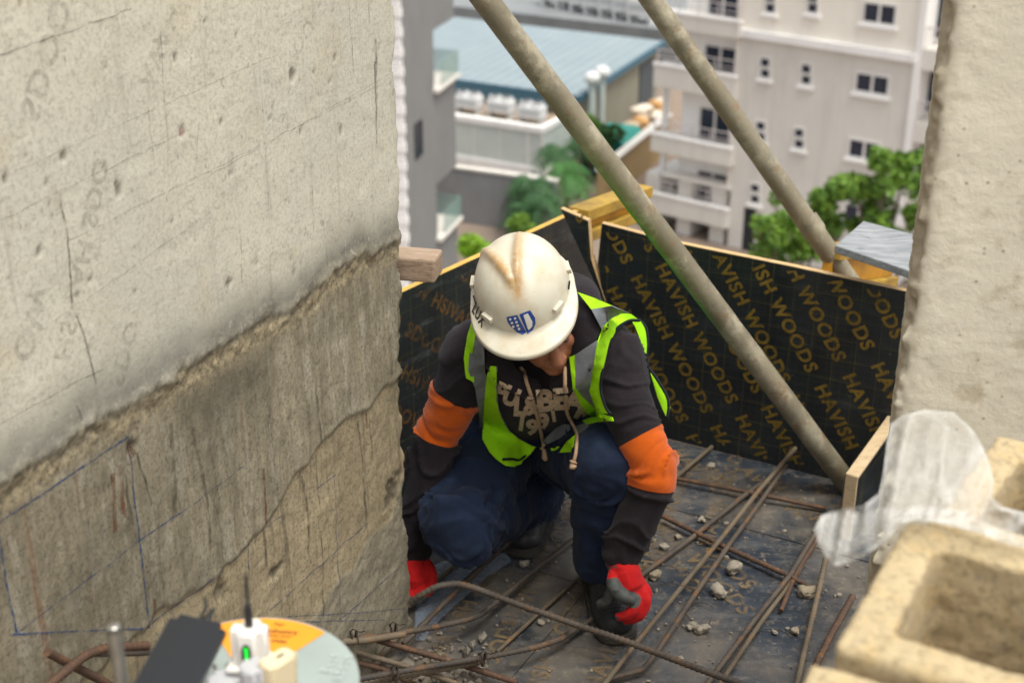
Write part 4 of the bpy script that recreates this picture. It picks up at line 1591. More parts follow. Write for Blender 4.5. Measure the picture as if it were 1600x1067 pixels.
tree('shrub', 'bright green low shrub over the left shutter panel', (c6[0][0], 66, GZ), c6, [.5, .45, .4], LEAF_B, 420, .15, None, .08, 10)
T7 = [(985, -4), (992, 4), (988, 12)]
c7 = px_clumps(T7, 128, .2)
tree('slender_tree', 'tip of a far green tree at the top edge between the two props', (c7[0][0] + .2, 128, GZ), [c + J_(0, 0, .0) for c in c7] + [c7[0] + J_(0, 0, 1.6)], [.5, .5, .4, 1.1], LEAF_B, 400, .28, None, .12, 11)
# ================================================================== the man
def J(*p):
    return np.array(p, float)


pelvis = J(.045, 3.27, .30)
waist = J(.055, 3.20, .43)
chest = J(.075, 3.06, .585)
shmid = J(.080, 2.975, .675)
neck = J(.060, 2.925, .735)
headc = J(.035, 2.845, .835)
shR, elR, wrR = J(-.078, 2.99, .655), J(-.180, 3.01, .412), J(-.246, 2.945, .118)
shL, elL, wrL = J(.218, 2.98, .652), J(.325, 2.825, .412), J(.252, 2.795, .200)
hipL, knL, anL = J(.150, 3.24, .275), J(.226, 2.895, .398), J(.225, 2.925, .10)
hipR, knR, anR = J(-.035, 3.25, .275), J(-.130, 2.845, .248), J(.066, 3.285, .095)

person = thing('person', 'squatting worker in white helmet, lime safety vest and red gloves bending over the floor', 'person', (0.06, 3.02, 0.0))

# ---- materials
def m_fleece():
    t = NT('faded_charcoal_fleece', 0.95, spec=0.2)
    c = t.mix(t.ramp(t.noise(9, 5), (0.3, 0.0), (0.7, 1.0)), (0.011, 0.0085, 0.0105), (0.022, 0.0165, 0.0205))
    c = t.mix(t.ramp(t.noise(48, 5, 0.7), (0.5, 0.0), (0.75, 0.5)), c, (0.034, 0.026, 0.031))
    t.color(c)
    t.b.inputs['Sheen Weight'].default_value = 0.05
    t.b.inputs['Sheen Roughness'].default_value = 0.6
    t.bump(t.noise(420, 3), 0.25, 0.001)
    t.bump(t.noise(40, 4), 0.3, 0.003)
    return t.m


def m_cloth(name, a, b, rough=0.9, sheen=0.1, fine=380, scale=12, worn=None):
    t = NT(name, rough, spec=0.25)
    c = t.mix(t.ramp(t.noise(scale, 6, 0.6), (0.3, 0.0), (0.7, 1.0)), a, b)
    if worn:
        c = t.mix(t.ramp(t.noise(7, 6, 0.65), (0.52, 0.0), (0.72, 0.7)), c, worn)
    t.color(c)
    t.b.inputs['Sheen Weight'].default_value = sheen
    t.bump(t.noise(fine, 3), 0.2, 0.001)
    t.bump(t.noise(35, 4), 0.25, 0.003)
    return t.m


MAT['fleece'] = m_fleece()
MAT['orange_fleece'] = m_cloth('orange_fleece', (0.58, 0.10, 0.003), (0.46, 0.075, 0.003), 0.95, 0.2, 400, 14)
MAT['denim'] = m_cloth('dark_blue_work_cotton', (0.0050, 0.010, 0.027), (0.009, 0.018, 0.044), 0.9, 0.05, 500, 9, (0.028, 0.046, 0.088))
MAT['lime'] = m_cloth('lime_high_visibility_mesh', (0.40, 0.82, 0.008), (0.34, 0.72, 0.008), 0.75, 0.0, 600, 20)
MAT['lime'].node_tree.nodes['Principled BSDF'].inputs['Sheen Weight'].default_value = 0
MAT['silver'] = m_cloth('grey_reflective_tape', (0.21, 0.225, 0.235), (0.15, 0.16, 0.17), 0.5, 0.0, 500, 30, (0.09, 0.095, 0.10))
MAT['piping'] = m_cloth('navy_piping', (0.008, 0.010, 0.016), (0.012, 0.015, 0.022), 0.8, 0.0)
MAT['cord'] = m_cloth('cream_cord', (0.50, 0.33, 0.20), (0.40, 0.26, 0.155), 0.9, 0.1, 700, 60)
MAT['cream_print'] = m_print('cracked_cream_print', (0.74, 0.57, 0.39), 0.65, 1.0, 90)


def m_skin():
    t = NT('brown_skin', 0.5)
    c = t.mix(t.ramp(t.noise(22, 5), (0.3, 0.0), (0.7, 1.0)), (0.27, 0.105, 0.052), (0.36, 0.145, 0.07))
    t.color(c)
    t.b.inputs['Subsurface Weight'].default_value = 0.08
    t.b.inputs['Subsurface Radius'].default_value = (0.012, 0.005, 0.003)
    t.bump(t.noise(260, 3), 0.1, 0.001)
    return t.m


MAT['skin'] = m_skin()
MAT['glove_red'] = m_cloth('red_knit_glove', (0.50, 0.008, 0.008), (0.38, 0.006, 0.007), 0.85, 0.05, 300, 30)
MAT['glove_grey'] = m_cloth('grey_latex_coating', (0.085, 0.09, 0.085), (0.045, 0.048, 0.046), 0.6, 0.0, 200, 40)
MAT['boot'] = m_cloth('scuffed_black_rubber', (0.016, 0.017, 0.018), (0.032, 0.033, 0.034), 0.42, 0.0, 90, 30, (0.05, 0.05, 0.046))
MAT['sole'] = m_cloth('dusty_rubber_sole', (0.030, 0.029, 0.026), (0.075, 0.067, 0.052), 0.7, 0.0, 60, 20)


def chain(bm, pts, r, n=14, seg=16, r2=None, hint=(1, 0, 0)):
    pts = np.asarray(pts, float)
    cols = [pts, np.asarray(r, float)[:, None]]
    cols.append(np.asarray(r2 if r2 is not None else r, float)[:, None])
    Q = spline(np.hstack(cols), n)
    loft(bm, Q[:, :3], Q[:, 3], Q[:, 4], hint=hint, seg=seg)
    return Q


def limb(a, b, k):
    return a + (b - a) * k


def P3_(px, py, d):
    return dep(px, py, d)


# ---- the body: one continuous skin mesh from head to feet
bm = bmesh.new()
chain(bm, [pelvis - J(0, -.03, .05), pelvis, waist, chest, shmid, neck - J(0, 0, .01)], [.135, .15, .135, .155, .135, .07], 24, 24, [.10, .105, .09, .105, .085, .06])
chain(bm, [neck - J(0, -.02, .03), neck, headc - J(0, -.015, .04)], [.062, .058, .06], 8)
for s, e, w in ((shR, elR, wrR), (shL, elL, wrL)):
    chain(bm, [limb(shmid, s, .6), s, limb(s, e, .5), e, limb(e, w, .4), w], [.06, .062, .050, .042, .040, .027], 22)
for h, k, a in ((hipR, knR, anR), (hipL, knL, anL)):
    chain(bm, [h, limb(h, k, .5), k, limb(k, a, .35), a], [.088, .078, .056, .052, .036], 22)
# hands inside the gloves and feet inside the boots
for w, d in ((wrL, P3_(986, 914, 3.30) - wrL), (wrR, J(.0, -.040, -.045))):
    chain(bm, [w, w + d * .5, w + d], [.026, .027, .018], 6)
chain(bm, [anL, anL + J(.004, -.05, -.045), anL + J(.012, -.13, -.07)], [.034, .033, .024], 6)
chain(bm, [anR, anR + J(-.015, -.04, -.04), anR + J(-.035, -.10, -.06)], [.034, .033, .024], 6)

# head: local frame, z up through the crown, y towards the back, x to his left (picture right)
HM = Matrix.Translation(Vector(headc)) @ Euler((math.radians(24), 0, math.radians(3)), 'XYZ').to_matrix().to_4x4() @ Matrix.Rotation(math.radians(-11), 4, 'Y')
HR = HM.to_3x3()


def hp(x, y, z):
    return np.array(HM @ Vector((x, y, z)))


HMF = HM @ Matrix.Translation((.020, -.026, -.038)) @ Matrix.Rotation(math.radians(14), 4, 'Z')
HQ = HMF.to_3x3()


def hq(x, y, z):
    return np.array(HMF @ Vector((x, y, z)))


ball(bm, hq(-.012, .022, .026), .068, .086, .074, HQ, 24, 16)
ball(bm, hq(0, -.018, -.045), .060, .072, .072, HQ, 20, 14)
ball(bm, hq(0, -.060, -.094), .028, .024, .022, HQ)                    # chin
chain(bm, [hq(0, -.084, .012), hq(0, -.100, -.018), hq(0, -.108, -.034)], [.010, .013, .0155], 6)   # nose
for sx in (-1, 1):
    ball(bm, hq(sx * .014, -.094, -.037), .0105, .011, .008, HQ)          # nostril
    ball(bm, hq(sx * .034, -.060, -.026), .020, .018, .022, HQ)           # cheek
    ball(bm, hq(sx * .026, -.080, .020), .022, .012, .009, HQ)           # brow
    ball(bm, hq(sx * .055, .048, -.004), .010, .015, .022, HQ)           # ear
    ball(bm, hq(sx * .031, -.078, .003), .0125, .010, .008, HQ)          # closed lid
ball(bm, hq(0, -.0865, -.058), .025, .012, .0065, HQ)                  # upper lip
ball(bm, hq(0, -.084, -.0695), .022, .012, .0068, HQ)                  # lower lip
me = remesh(bm, 0.0042, 3, 0.5)
finish(me, MAT['skin'], 180)
body = link('body', me, person)
# eyes and a cropped head of hair under the helmet
for sx in (-1, 1):
    bm = bmesh.new()
    ball(bm, hq(sx * .031, -.0845, .001), .006, .004, .0028, HQ, 12, 8)
    obj('eye', bm, simple('dark_eye', (0.02, 0.012, 0.01), rough=0.2), person, 180)
bm = bmesh.new()
ball(bm, hq(-.012, .024, .024), .0705, .0885, .0765, HQ, 24, 16)
bmesh.ops.bisect_plane(bm, geom=bm.verts[:] + bm.edges[:] + bm.faces[:], plane_co=hq(0, -.02, .028), plane_no=HQ @ Vector((0, -.55, -.9)), clear_outer=True)
obj('hair', bm, simple('black_hair', (0.008, 0.007, 0.006), (0.016, 0.014, 0.012), 0.85, 200, bump=0.8, bscale=300), person, 180)

# ---- hoodie
TORSO = np.array([[*(pelvis + J(0, -.005, .02)), .168, .130], [*waist, .178, .128], [*limb(waist, chest, .55), .188, .135], [*chest, .196, .136], [*limb(chest, shmid, .6), .192, .124], [*shmid, .165, .105], [*(shmid + (neck - shmid) * .6), .105, .085]])
QT = spline(TORSO, 30)
bm = bmesh.new()
loft(bm, QT[:, :3], QT[:, 3], QT[:, 4], hint=(1, 0.03, 0), seg=40)
AR = []
for s, e, w in ((shR, elR, wrR), (shL, elL, wrL)):
    pts = [limb(shmid, s, .5) - J(0, 0, .01), s, limb(s, e, .35), limb(s, e, .75), e, limb(e, w, .3), limb(e, w, .7), limb(e, w, 1.0)]
    AR.append(chain(bm, pts, [.068, .071, .063, .054, .048, .051, .048, .045], 30, 20))
# hood lying round the neck
hood = [hp(-.02, -.105, -.185), hp(-.075, -.080, -.15), hp(-.105, -.01, -.105), hp(-.098, .070, -.105), hp(-.04, .105, -.10), hp(.045, .105, -.10), hp(.105, .070, -.085), hp(.110, -.012, -.050), hp(.092, -.080, -.135), hp(.03, -.105, -.185)]
chain(bm, hood, [.026, .030, .036, .044, .05, .05, .046, .044, .032, .026], 40, 14)
# flap of the hood on his left shoulder
chain(bm, [hp(.10, .03, -.05), hp(.135, .00, -.075), hp(.155, -.03, -.10)], [.030, .028, .012], 10, 14, [.05, .045, .02])
ball(bm, hp(0, .02, -.115), .095, .085, .045, HR, 24, 14)
me = remesh(bm, 0.0058, 9, 0.5)
V = verts_of(me)
N = normals_of(me)


def seg_coord(V, a, b):
    d = b - a
    L = np.linalg.norm(d)
    t = ((V - a) @ d) / L ** 2
    r = np.linalg.norm(V - a - np.clip(t, 0, 1)[:, None] * d, axis=1)
    return t, r, L


def folds(V, N, segs, amp, seed, rest=0.003):
    """wrinkles that run round each limb, deeper near its joints"""
    disp = rest * fbm(V * 9, 3, seed)
    wsum = np.zeros(len(V))
    for a, b, rad, k in segs:
        t, r, L = seg_coord(V, a, b)
        w = np.exp(-(np.clip(r - rad, 0, None) / 0.02) ** 2) * sstep(-0.12, 0.05, t) * sstep(1.12, 0.95, t)
        d = (b - a) / L
        al = (V - a) @ d
        perp = V - a - al[:, None] * d
        P = np.stack([al * 24 + 2.2 * vnoise(V * 11, seed + 5), perp[:, 0] * 7, perp[:, 1] * 7 + perp[:, 2] * 5], -1)
        n = np.clip(1 - 2.4 * np.abs(vnoise(P, seed + 1)), -.4, 1) ** 3 * 1.5
        n2 = np.clip(1 - 2.2 * np.abs(vnoise(P * 1.9 + 7, seed + 2)), -.4, 1)
        joint = 0.45 + k * (np.exp(-(t / .28) ** 2) + np.exp(-((t - 1) / .28) ** 2))
        disp = disp + w * amp * joint * (n * 0.75 + n2 * 0.35)
    return V + N * disp[:, None]


V = folds(V, N, [(shR, elR, .085, .5), (elR, wrR, .07, .9), (shL, elL, .085, .5), (elL, wrL, .07, .9)], 0.0115, 3, 0.005)
# lengthwise folds on the chest
ch = np.exp(-((V - chest) ** 2).sum(1) / 0.16 ** 2)
V = V + N * (ch * 0.004 * (1 - 2 * np.abs(vnoise(V * np.array([16, 6, 5]), 77))))[:, None]
set_verts(me, V)
HOODIE_BVH = bvh_of(me)


# split the sleeves' orange bands off along two planes each
def split_band(me, s, e, w, p_lo, n_lo, p_hi, n_hi):
    bm = bmesh.new()
    bm.from_mesh(me)

    def arm(f):
        c = np.array(f.calc_center_median())
        t, r, L = seg_coord(c[None], s, e)
        t2, r2, L2 = seg_coord(c[None], e, w)
        return min(r[0], r2[0]) < 0.105 and (t[0] > 0.30)
    for p, n in ((p_lo, n_lo), (p_hi, n_hi)):
        fs = [f for f in bm.faces if arm(f)]
        es = list({x for f in fs for x in f.edges})
        vs = list({x for f in fs for x in f.verts})
        bmesh.ops.bisect_plane(bm, geom=vs + es + fs, plane_co=Vector(p), plane_no=Vector(n), dist=1e-5)
    inside = []
    for f in bm.faces:
        c = np.array(f.calc_center_median())
        if arm(f) and np.dot(c - p_lo, n_lo) > 0 and np.dot(c - p_hi, n_hi) < 0:
            inside.append(f)
    keep = set(f.index for f in inside)
    bm.faces.index_update()
    keep = set(f.index for f in inside)
    bm2 = bm.copy()
    bm2.faces.ensure_lookup_table()
    bm.faces.ensure_lookup_table()
    bmesh.ops.delete(bm, geom=[f for f in bm.faces if f.index in keep], context='FACES')
    bmesh.ops.delete(bm2, geom=[f for f in bm2.faces if f.index not in keep], context='FACES')
    for v in bm2.verts:
        v.co += v.normal * 0.0012
    a, b = bpy.data.meshes.new('hoodie'), bpy.data.meshes.new('sleeve_band')
    bm.to_mesh(a)
    bm2.to_mesh(b)
    bm.free()
    bm2.free()
    return a, b


def unit(v):
    return v / np.linalg.norm(v)


dR, dL = unit(elR - shR), unit(elL - shL)
fL = unit(wrL - elL)
me, bandR = split_band(me, shR, elR, wrR, limb(shR, elR, .50), dR, limb(elR, wrR, .0), unit(dR + 0.6 * unit(wrR - elR)))
me, bandL = split_band(me, shL, elL, wrL, limb(shL, elL, .70), unit(dL + J(.15, 0, 0)), limb(elL, wrL, .13), unit(dL * .4 + fL))
finish(me, MAT['fleece'], 180)
hoodie = link('hoodie', me, person)
for b in (bandR, bandL):
    finish(b, MAT['orange_fleece'], 180)
    o = link('sleeve_band', b, hoodie)
    o['label'] = 'orange band round the sleeve'

# ---- trousers
bm = bmesh.new()
chain(bm, [pelvis + J(0, .03, -.035), pelvis, waist - J(0, 0, .02)], [.165, .172, .160], 12, 28, [.125, .13, .12])
chain(bm, [hipL + J(0, .02, 0), limb(hipL, knL, .4), limb(hipL, knL, .82), knL + J(0, -.008, .01), limb(knL, anL, .18), limb(knL, anL, .5), limb(knL, anL, .98)], [.120, .110, .093, .084, .083, .078, .070], 36, 24)
chain(bm, [hipR + J(0, .02, 0), limb(hipR, knR, .4), limb(hipR, knR, .8), knR, limb(knR, anR, .2), limb(knR, anR, .6), limb(knR, anR, .97)], [.118, .104, .086, .070, .074, .072, .070], 36, 24)
me = remesh(bm, 0.0062, 8, 0.5)
V = verts_of(me)
V = folds(V, normals_of(me), [(hipL, knL, .11, .1), (knL, anL, .085, .15), (hipR, knR, .12, .45), (knR, anR, .09, .9)], 0.017, 23, 0.008)
V[:, 2] = np.maximum(V[:, 2], 0.012)
set_verts(me, V)
TROUSER_BVH = bvh_of(me)
finish(me, MAT['denim'], 180)
link('trousers', me, person)


# ---- boots
def boot(an, yaw, shaft_to, label=None):
    """safety boot, local frame: toe along -y"""
    M = Matrix.Translation(Vector((an[0], an[1], 0))) @ Matrix.Rotation(yaw, 4, 'Z')
    P = lambda x, y, z: np.array(M @ Vector((x, y, z)))
    R = M.to_3x3()
    bm = bmesh.new()
    chain(bm, [P(0, .055, .050), P(0, .0, .060), P(0, -.07, .056), P(0, -.13, .046), P(0, -.165, .038)], [.036, .040, .046, .049, .040], 18, 20, [.042, .052, .046, .036, .026], hint=np.array(R @ Vector((1, 0, 0))))
    ball(bm, P(0, -.135, .040), .049, .055, .034, R, 20, 12)
    sh = np.asarray(shaft_to, float)
    chain(bm, [P(0, .02, .06), an + J(0, 0, .0), sh], [.046, .047, .054], 12, 18)
    me = remesh(bm, 0.0048, 4, 0.5)
    V = verts_of(me)
    V[:, 2] = np.maximum(V[:, 2], 0.018)
    n = normals_of(me)
    V += n * (0.0016 * (1 - 2 * np.abs(vnoise(V * np.array([9, 26, 26]), 91))))[:, None]
    set_verts(me, V)
    finish(me, MAT['boot'], 180)
    b = link('boot', me, person)
    out = [(-.043, .06), (-.046, 0), (-.051, -.08), (-.054, -.135), (-.043, -.178), (-.018, -.196), (.018, -.196), (.043, -.178), (.054, -.135), (.051, -.08), (.046, 0), (.043, .06), (.025, .088), (-.025, .088)]
    oc = spline(np.array(out + out[:1]), 60)[:-1]
    bm = bmesh.new()
    prism(bm, [P(x, y, .004) for x, y in oc], (0, 0, .020))
    bmesh.ops.recalc_face_normals(bm, faces=bm.faces)
    bmesh.ops.bevel(bm, geom=[e for e in bm.edges if abs(e.verts[0].co.z - e.verts[1].co.z) < 1e-4], offset=0.004, segments=2, affect='EDGES')
    obj('sole', bm, MAT['sole'], b, 40)
    # punched dimples over the toe and laces
    bv = bvh_of(me)
    bm = bmesh.new()
    Mi = me.copy()
    off = np.array(world_loc(b))
    for iy in range(11):
        for ix in range(-6, 7):
            x = ix * .0062 + (iy % 2) * .0031
            y = -.145 + iy * .0072
            if abs(x) > .036:
                continue
            o = P(x, y, .2) - off
            h = bv.ray_cast(Vector(P(x, y, .2)), Vector((0, 0, -1)))
    bpy.data.meshes.remove(Mi)
    return b, M


bvh_fix = None


def boot_holes(b, M, rows, cols, y0, mat):
    bv = BVHTree.FromPolygons([tuple(v.co) for v in b.data.vertices], [tuple(p.vertices) for p in b.data.polygons])
    off = np.array(world_loc(b))
    bm = bmesh.new()
    for iy in range(rows):
        for ix in range(-cols, cols + 1):
            x = ix * .0068 + (iy % 2) * .0034
            y = y0 + iy * .0078
            o = np.array(M @ Vector((x, y, .3))) - off
            h = bv.ray_cast(Vector(o), Vector((0, 0, -1)))
            if h[0] is None:
                continue
            nrm = h[1].normalized()
            if nrm.z < 0.3:
                continue
            tt = nrm.orthogonal().normalized()
            bb = nrm.cross(tt)
            c = h[0] + nrm * 0.0012
            vs = [bm.verts.new(Vector(off) + c + (tt * math.cos(a) + bb * math.sin(a)) * 0.0025) for a in np.linspace(0, 2 * math.pi, 7)[:-1]]
            bm.faces.new(vs)
    return obj('vent_holes', bm, mat, b)


b1, M1 = boot(anL, math.radians(8), anL + J(0, .01, .06))
b2, M2 = boot(anR, math.radians(-14), limb(anR, knR, .24) + J(.01, .01, .02))
hole = simple('black_hole', (0.003, 0.003, 0.003), rough=0.9)
boot_holes(b1, M1, 10, 6, -.155, hole)

# ---- gloves
def glove(name_label, palm, fingers, thumb, cuff, grey_fn, voxel=0.0030):
    bm = bmesh.new()
    chain(bm, *cuff, n=8, seg=18)
    chain(bm, *palm, n=10, seg=18)
    for f in fingers + [thumb]:
        chain(bm, *f, n=12, seg=12)
    me = remesh(bm, voxel, 3, 0.5)
    V = verts_of(me)
    n = normals_of(me)
    w0 = np.asarray(cuff[0][0])
    d = unit(np.asarray(palm[0][-1]) - w0)
    V += n * (0.0009 * np.sin(((V - w0) @ d) * 900) * sstep(.055, .02, (V - w0) @ d))[:, None]
    V += n * (0.0012 * (1 - 2 * np.abs(vnoise(V * 55, 97))))[:, None]
    set_verts(me, V)
    me.materials.append(MAT['glove_red'])
    me.materials.append(MAT['glove_grey'])
    for p in me.polygons:
        p.material_index = 1 if grey_fn(np.array(p.center), np.array(p.normal)) else 0
    finish(me, None, 180)
    g = link('glove', me, person)
    g['label'] = name_label
    return g


def P3(px, py, d):
    return dep(px, py, d)


D = 3.30
cuffL = [[wrL + J(-.004, .002, .022), wrL + J(0, 0, 0), wrL + J(.006, -.004, -.02)], [.038, .036, .034]]
kn = [P3(958, 905, D + .01), P3(975, 918, D - .008), P3(992, 918, D - .012), P3(1003, 912, D + .002)]
palmL = ([wrL, P3(976, 893, D - .006), P3(986, 916, D - .008)], [.031, .036, .034])
fL_ = [
    ([P3(965, 903, D), P3(955, 925, D - .012), P3(948, 938, D - .004), P3(936, 944, D + .012)], [.0145, .0135, .012, .010]),        # index, grey, over the boot
    ([P3(985, 915, D - .010), P3(996, 940, D - .026), P3(984, 958, D - .026), P3(966, 964, D - .010)], [.015, .0145, .013, .011]),      # middle, curled
    ([P3(996, 915, D - .012), P3(1008, 940, D - .022), P3(998, 962, D - .018), P3(976, 969, D - .002)], [.0145, .014, .0125, .010]),
    ([P3(1001, 908, D), P3(1011, 928, D - .006), P3(1008, 948, D - .004), P3(994, 960, D + .008)], [.013, .012, .011, .009]),
]
thL = ([P3(962, 893, D - .012), P3(958, 913, D - .034), P3(973, 931, D - .040), P3(989, 937, D - .036)], [.016, .0155, .0145, .0115])
th_pts = spline(np.array(thL[0]), 10)[3:]
ix_pts = spline(np.array(fL_[0][0]), 10)[2:]


def greyL(c, n):
    if np.linalg.norm(th_pts - c, axis=1).min() < 0.0185:
        return True
    if np.linalg.norm(ix_pts - c, axis=1).min() < 0.0165:
        return True
    return n[0] < -0.55 and n[2] < 0.3


gl = glove('red knit glove with grey dipped thumb, pinching a tie wire', palmL, fL_, thL, cuffL, greyL)
# right hand hanging by the wall end
dr = unit(J(.06, -.62, -.72))
c0 = wrR
px_ = J(1, .1, 0)
cuffR = [[c0 + J(0, .003, .02), c0, c0 + dr * .02], [.036, .034, .033]]
palmR = ([c0, c0 + dr * .035, c0 + dr * .072], [.031, .037, .034])
fR = []
for k, (dx, ln) in enumerate(((-.024, .060), (-.008, .068), (.009, .064), (.024, .050))):
    b0 = c0 + dr * .066 + px_ * dx
    fR.append(([b0, b0 + dr * ln * .5 + J(0, -.012, 0), b0 + dr * ln * .78 + J(0, -.003, 0), b0 + dr * ln * .85 + J(0, .014, 0)], [.0125, .012, .011, .009]))
thR = ([c0 + dr * .015 + px_ * .024, c0 + dr * .04 + px_ * .046 + J(0, -.012, 0), c0 + dr * .072 + px_ * .045 + J(0, -.016, 0), c0 + dr * .092 + px_ * .036 + J(0, -.01, 0)], [.015, .014, .013, .010])
glove('red knit glove half hidden behind the wall end', palmR, fR, thR, cuffR, lambda c, n: (c - c0) @ dr > .108)
# tie wire held between thumb and finger
w = spline(np.array([P3(985, 934, D - .03), P3(1000, 922, D - .02), P3(1025, 915, D + .02), P3(1058, 913, D + .08), P3(1085, 920, D + .10)]), 24)
bm = bmesh.new()
loft(bm, w, 0.0009, 0.0009, seg=6)
MAT['wire'] = simple('dark_tie_wire', (0.03, 0.028, 0.026), (0.07, 0.045, 0.03), 0.55, 40, metallic=0.6)
tag(obj('tie_wire', bm, MAT['wire'], None, loc=w[0]), 'thin tie wire held between the red glove fingers', 'wire')

# ---- helmet
HB = hp(-.008, .012, .026)                      # middle of the rim plane
HELM = Matrix.Translation(Vector(HB)) @ HR.to_4x4()
HA, HBk, HH = 0.104, 0.126, 0.112


def seg_dist(x, y, a, b):
    ax, ay = a
    bx, by = b
    t = np.clip(((x - ax) * (bx - ax) + (y - ay) * (by - ay)) / ((bx - ax) ** 2 + (by - ay) ** 2), 0, 1)
    return np.hypot(x - ax - t * (bx - ax), y - ay - t * (by - ay)), t


def helmet_mesh():
    nt, nf = 144, 56
    verts, dust = [], []
    th = np.linspace(0, 2 * math.pi, nt, endpoint=False)
    rows = []
    for i in range(nf + 1):
        f = i / nf
        e = (1 - f) * math.pi / 2                       # elevation, crown first
        ce, se = max(math.cos(e), 0.0) ** 0.86, math.sin(e)
        x = HA * ce * np.sin(th)
        y = -HBk * ce * np.cos(th)
        z = HH * se * np.ones(nt)
        rows.append((x, y, z, e))
    for x, y, z, e in rows:
        d1, t1_ = seg_dist(x, y, (0.0, -.088), (-.066, .05))
        d2, t2_ = seg_dist(x, y, (0.0, -.088), (.014, .06))
        k1 = np.exp(-(d1 / .0105) ** 2) * sstep(0, .25, t1_)
        k2 = np.exp(-(d2 / .0105) ** 2) * sstep(0, .25, t2_)
        up = (z > .03) * 1.0
        ridge = np.maximum(k1, k2) * up
        nx, ny, nz = x / HA ** 2, y / HBk ** 2, z / HH ** 2
        L = np.sqrt(nx ** 2 + ny ** 2 + nz ** 2) + 1e-9
        h = ridge * 0.0085
        verts.append(np.stack([x + nx / L * h, y + ny / L * h, z + nz / L * h], -1))
        d = np.minimum(d1 + .001, d2 + .001)
        dust.append(np.clip(np.exp(-(d / .0145) ** 2) * up * (0.7 + 0.45 * sstep(1.0, 0.2, np.minimum(t1_, t2_))), 0, 1))
    # rim and peak
    front = np.clip(np.cos(th), 0, 1) ** 1.5
    for out, dz in ((.004, -.003), (.010, -.006), (.012, -.010), (.010, -.013), (.003, -.012), (-.004, -.008)):
        k = out / .012 if out > 0 else 0
        o = out + front * .052 * max(k, 0) 
        x = (HA + o * 0.9 + front * 0.004 * k) * np.sin(th)
        y = -(HBk + o) * np.cos(th)
        z = dz * np.ones(nt) - front * .006 * k + 0.004 * (1 - front) * k
        verts.append(np.stack([x, y, z], -1))
        dust.append(np.zeros(nt))
    # inner shell
    for i in range(nf, -1, -4):
        e = (1 - i / nf) * math.pi / 2
        ce = max(math.cos(e), 0) ** 0.86
        verts.append(np.stack([(HA - .004) * ce * np.sin(th), -(HBk - .004) * ce * np.cos(th), (HH - .004) * math.sin(e) * np.ones(nt)], -1))
        dust.append(np.zeros(nt))
    A = np.concatenate(verts)
    W = (np.array(HELM.to_3x3()) @ A.T).T + np.array(HELM.translation)
    n = len(verts)
    F = []
    for r in range(n - 1):
        for k in range(nt):
            F.append((r * nt + k, (r + 1) * nt + k, (r + 1) * nt + (k + 1) % nt, r * nt + (k + 1) % nt))
    return W, F, np.concatenate(dust)


def m_helmet():
    t = NT('used_white_plastic', 0.34)
    c = t.mix(t.ramp(t.noise(9, 6), (0.3, 0.0), (0.7, 1.0)), (0.64, 0.61, 0.51), (0.56, 0.515, 0.40))
    c = t.mix(t.ramp(t.noise(14, 6, 0.65), (0.48, 0.0), (0.68, 0.55)), c, (0.48, 0.36, 0.20))
    d = t.math('MULTIPLY', t.attr('dust'), t.ramp(t.noise(60, 6, 0.75), (0.3, 0.45), (0.55, 1.0)))
    c = t.mix(d, c, (0.42, 0.255, 0.10))
    c = t.mix(t.ramp(t.voronoi(42), (0.0, 0.9), (0.065, 0.0)), c, (0.14, 0.11, 0.07))
    t.color(c)
    t.rough(t.ramp(t.noise(20, 5), (0.3, 0.30), (0.7, 0.5)))
    t.bump(t.noise(300, 3), 0.05, 0.001)
    return t.m


MAT['helmet'] = m_helmet()
W, F, dust = helmet_mesh()
helmet = mesh_np('helmet', W, F, MAT['helmet'], person, 180)
helmet['label'] = 'dusty white hard hat with a blue shield emblem'
add_attr(helmet, 'dust', dust)
HELMET_BVH = BVHTree.FromPolygons([tuple(v) for v in W], F)


def cast(px, py, bvh):
    r = ray(px, py)
    h = bvh.ray_cast(Vector(EYE), Vector(r))
    if h[0] is None:
        return None, None
    return float(np.dot(np.array(h[0]) - EYE, r) / np.dot(r, r)), np.array(h[1])


def grid_polys(polys, step):
    """2d polygons cut into a fine grid; returns verts, faces"""
    bm = bmesh.new()
    for poly in polys:
        vs = [bm.verts.new((x, y, 0)) for x, y in poly]
        es = [bm.edges.new((vs[i], vs[(i + 1) % len(vs)])) for i in range(len(vs))]
        bmesh.ops.triangle_fill(bm, use_beauty=True, edges=es, normal=(0, 0, 1))
    return cut_grid(bm, step)


def cut_grid(bm, step):
    P = np.array([v.co[:2] for v in bm.verts])
    for ax in (0, 1):
        for q in np.arange(math.ceil(P[:, ax].min() / step) * step, P[:, ax].max(), step):
            n = (1, 0, 0) if ax == 0 else (0, 1, 0)
            bmesh.ops.bisect_plane(bm, geom=bm.verts[:] + bm.edges[:] + bm.faces[:], plane_co=(q, 0, 0) if ax == 0 else (0, q, 0), plane_no=n, dist=1e-4)
    bmesh.ops.remove_doubles(bm, verts=bm.verts, dist=1e-3)
    bm.verts.index_update()
    V = np.array([v.co[:2] for v in bm.verts])
    F = [tuple(v.index for v in f.verts) for f in bm.faces]
    bm.free()
    return V, F


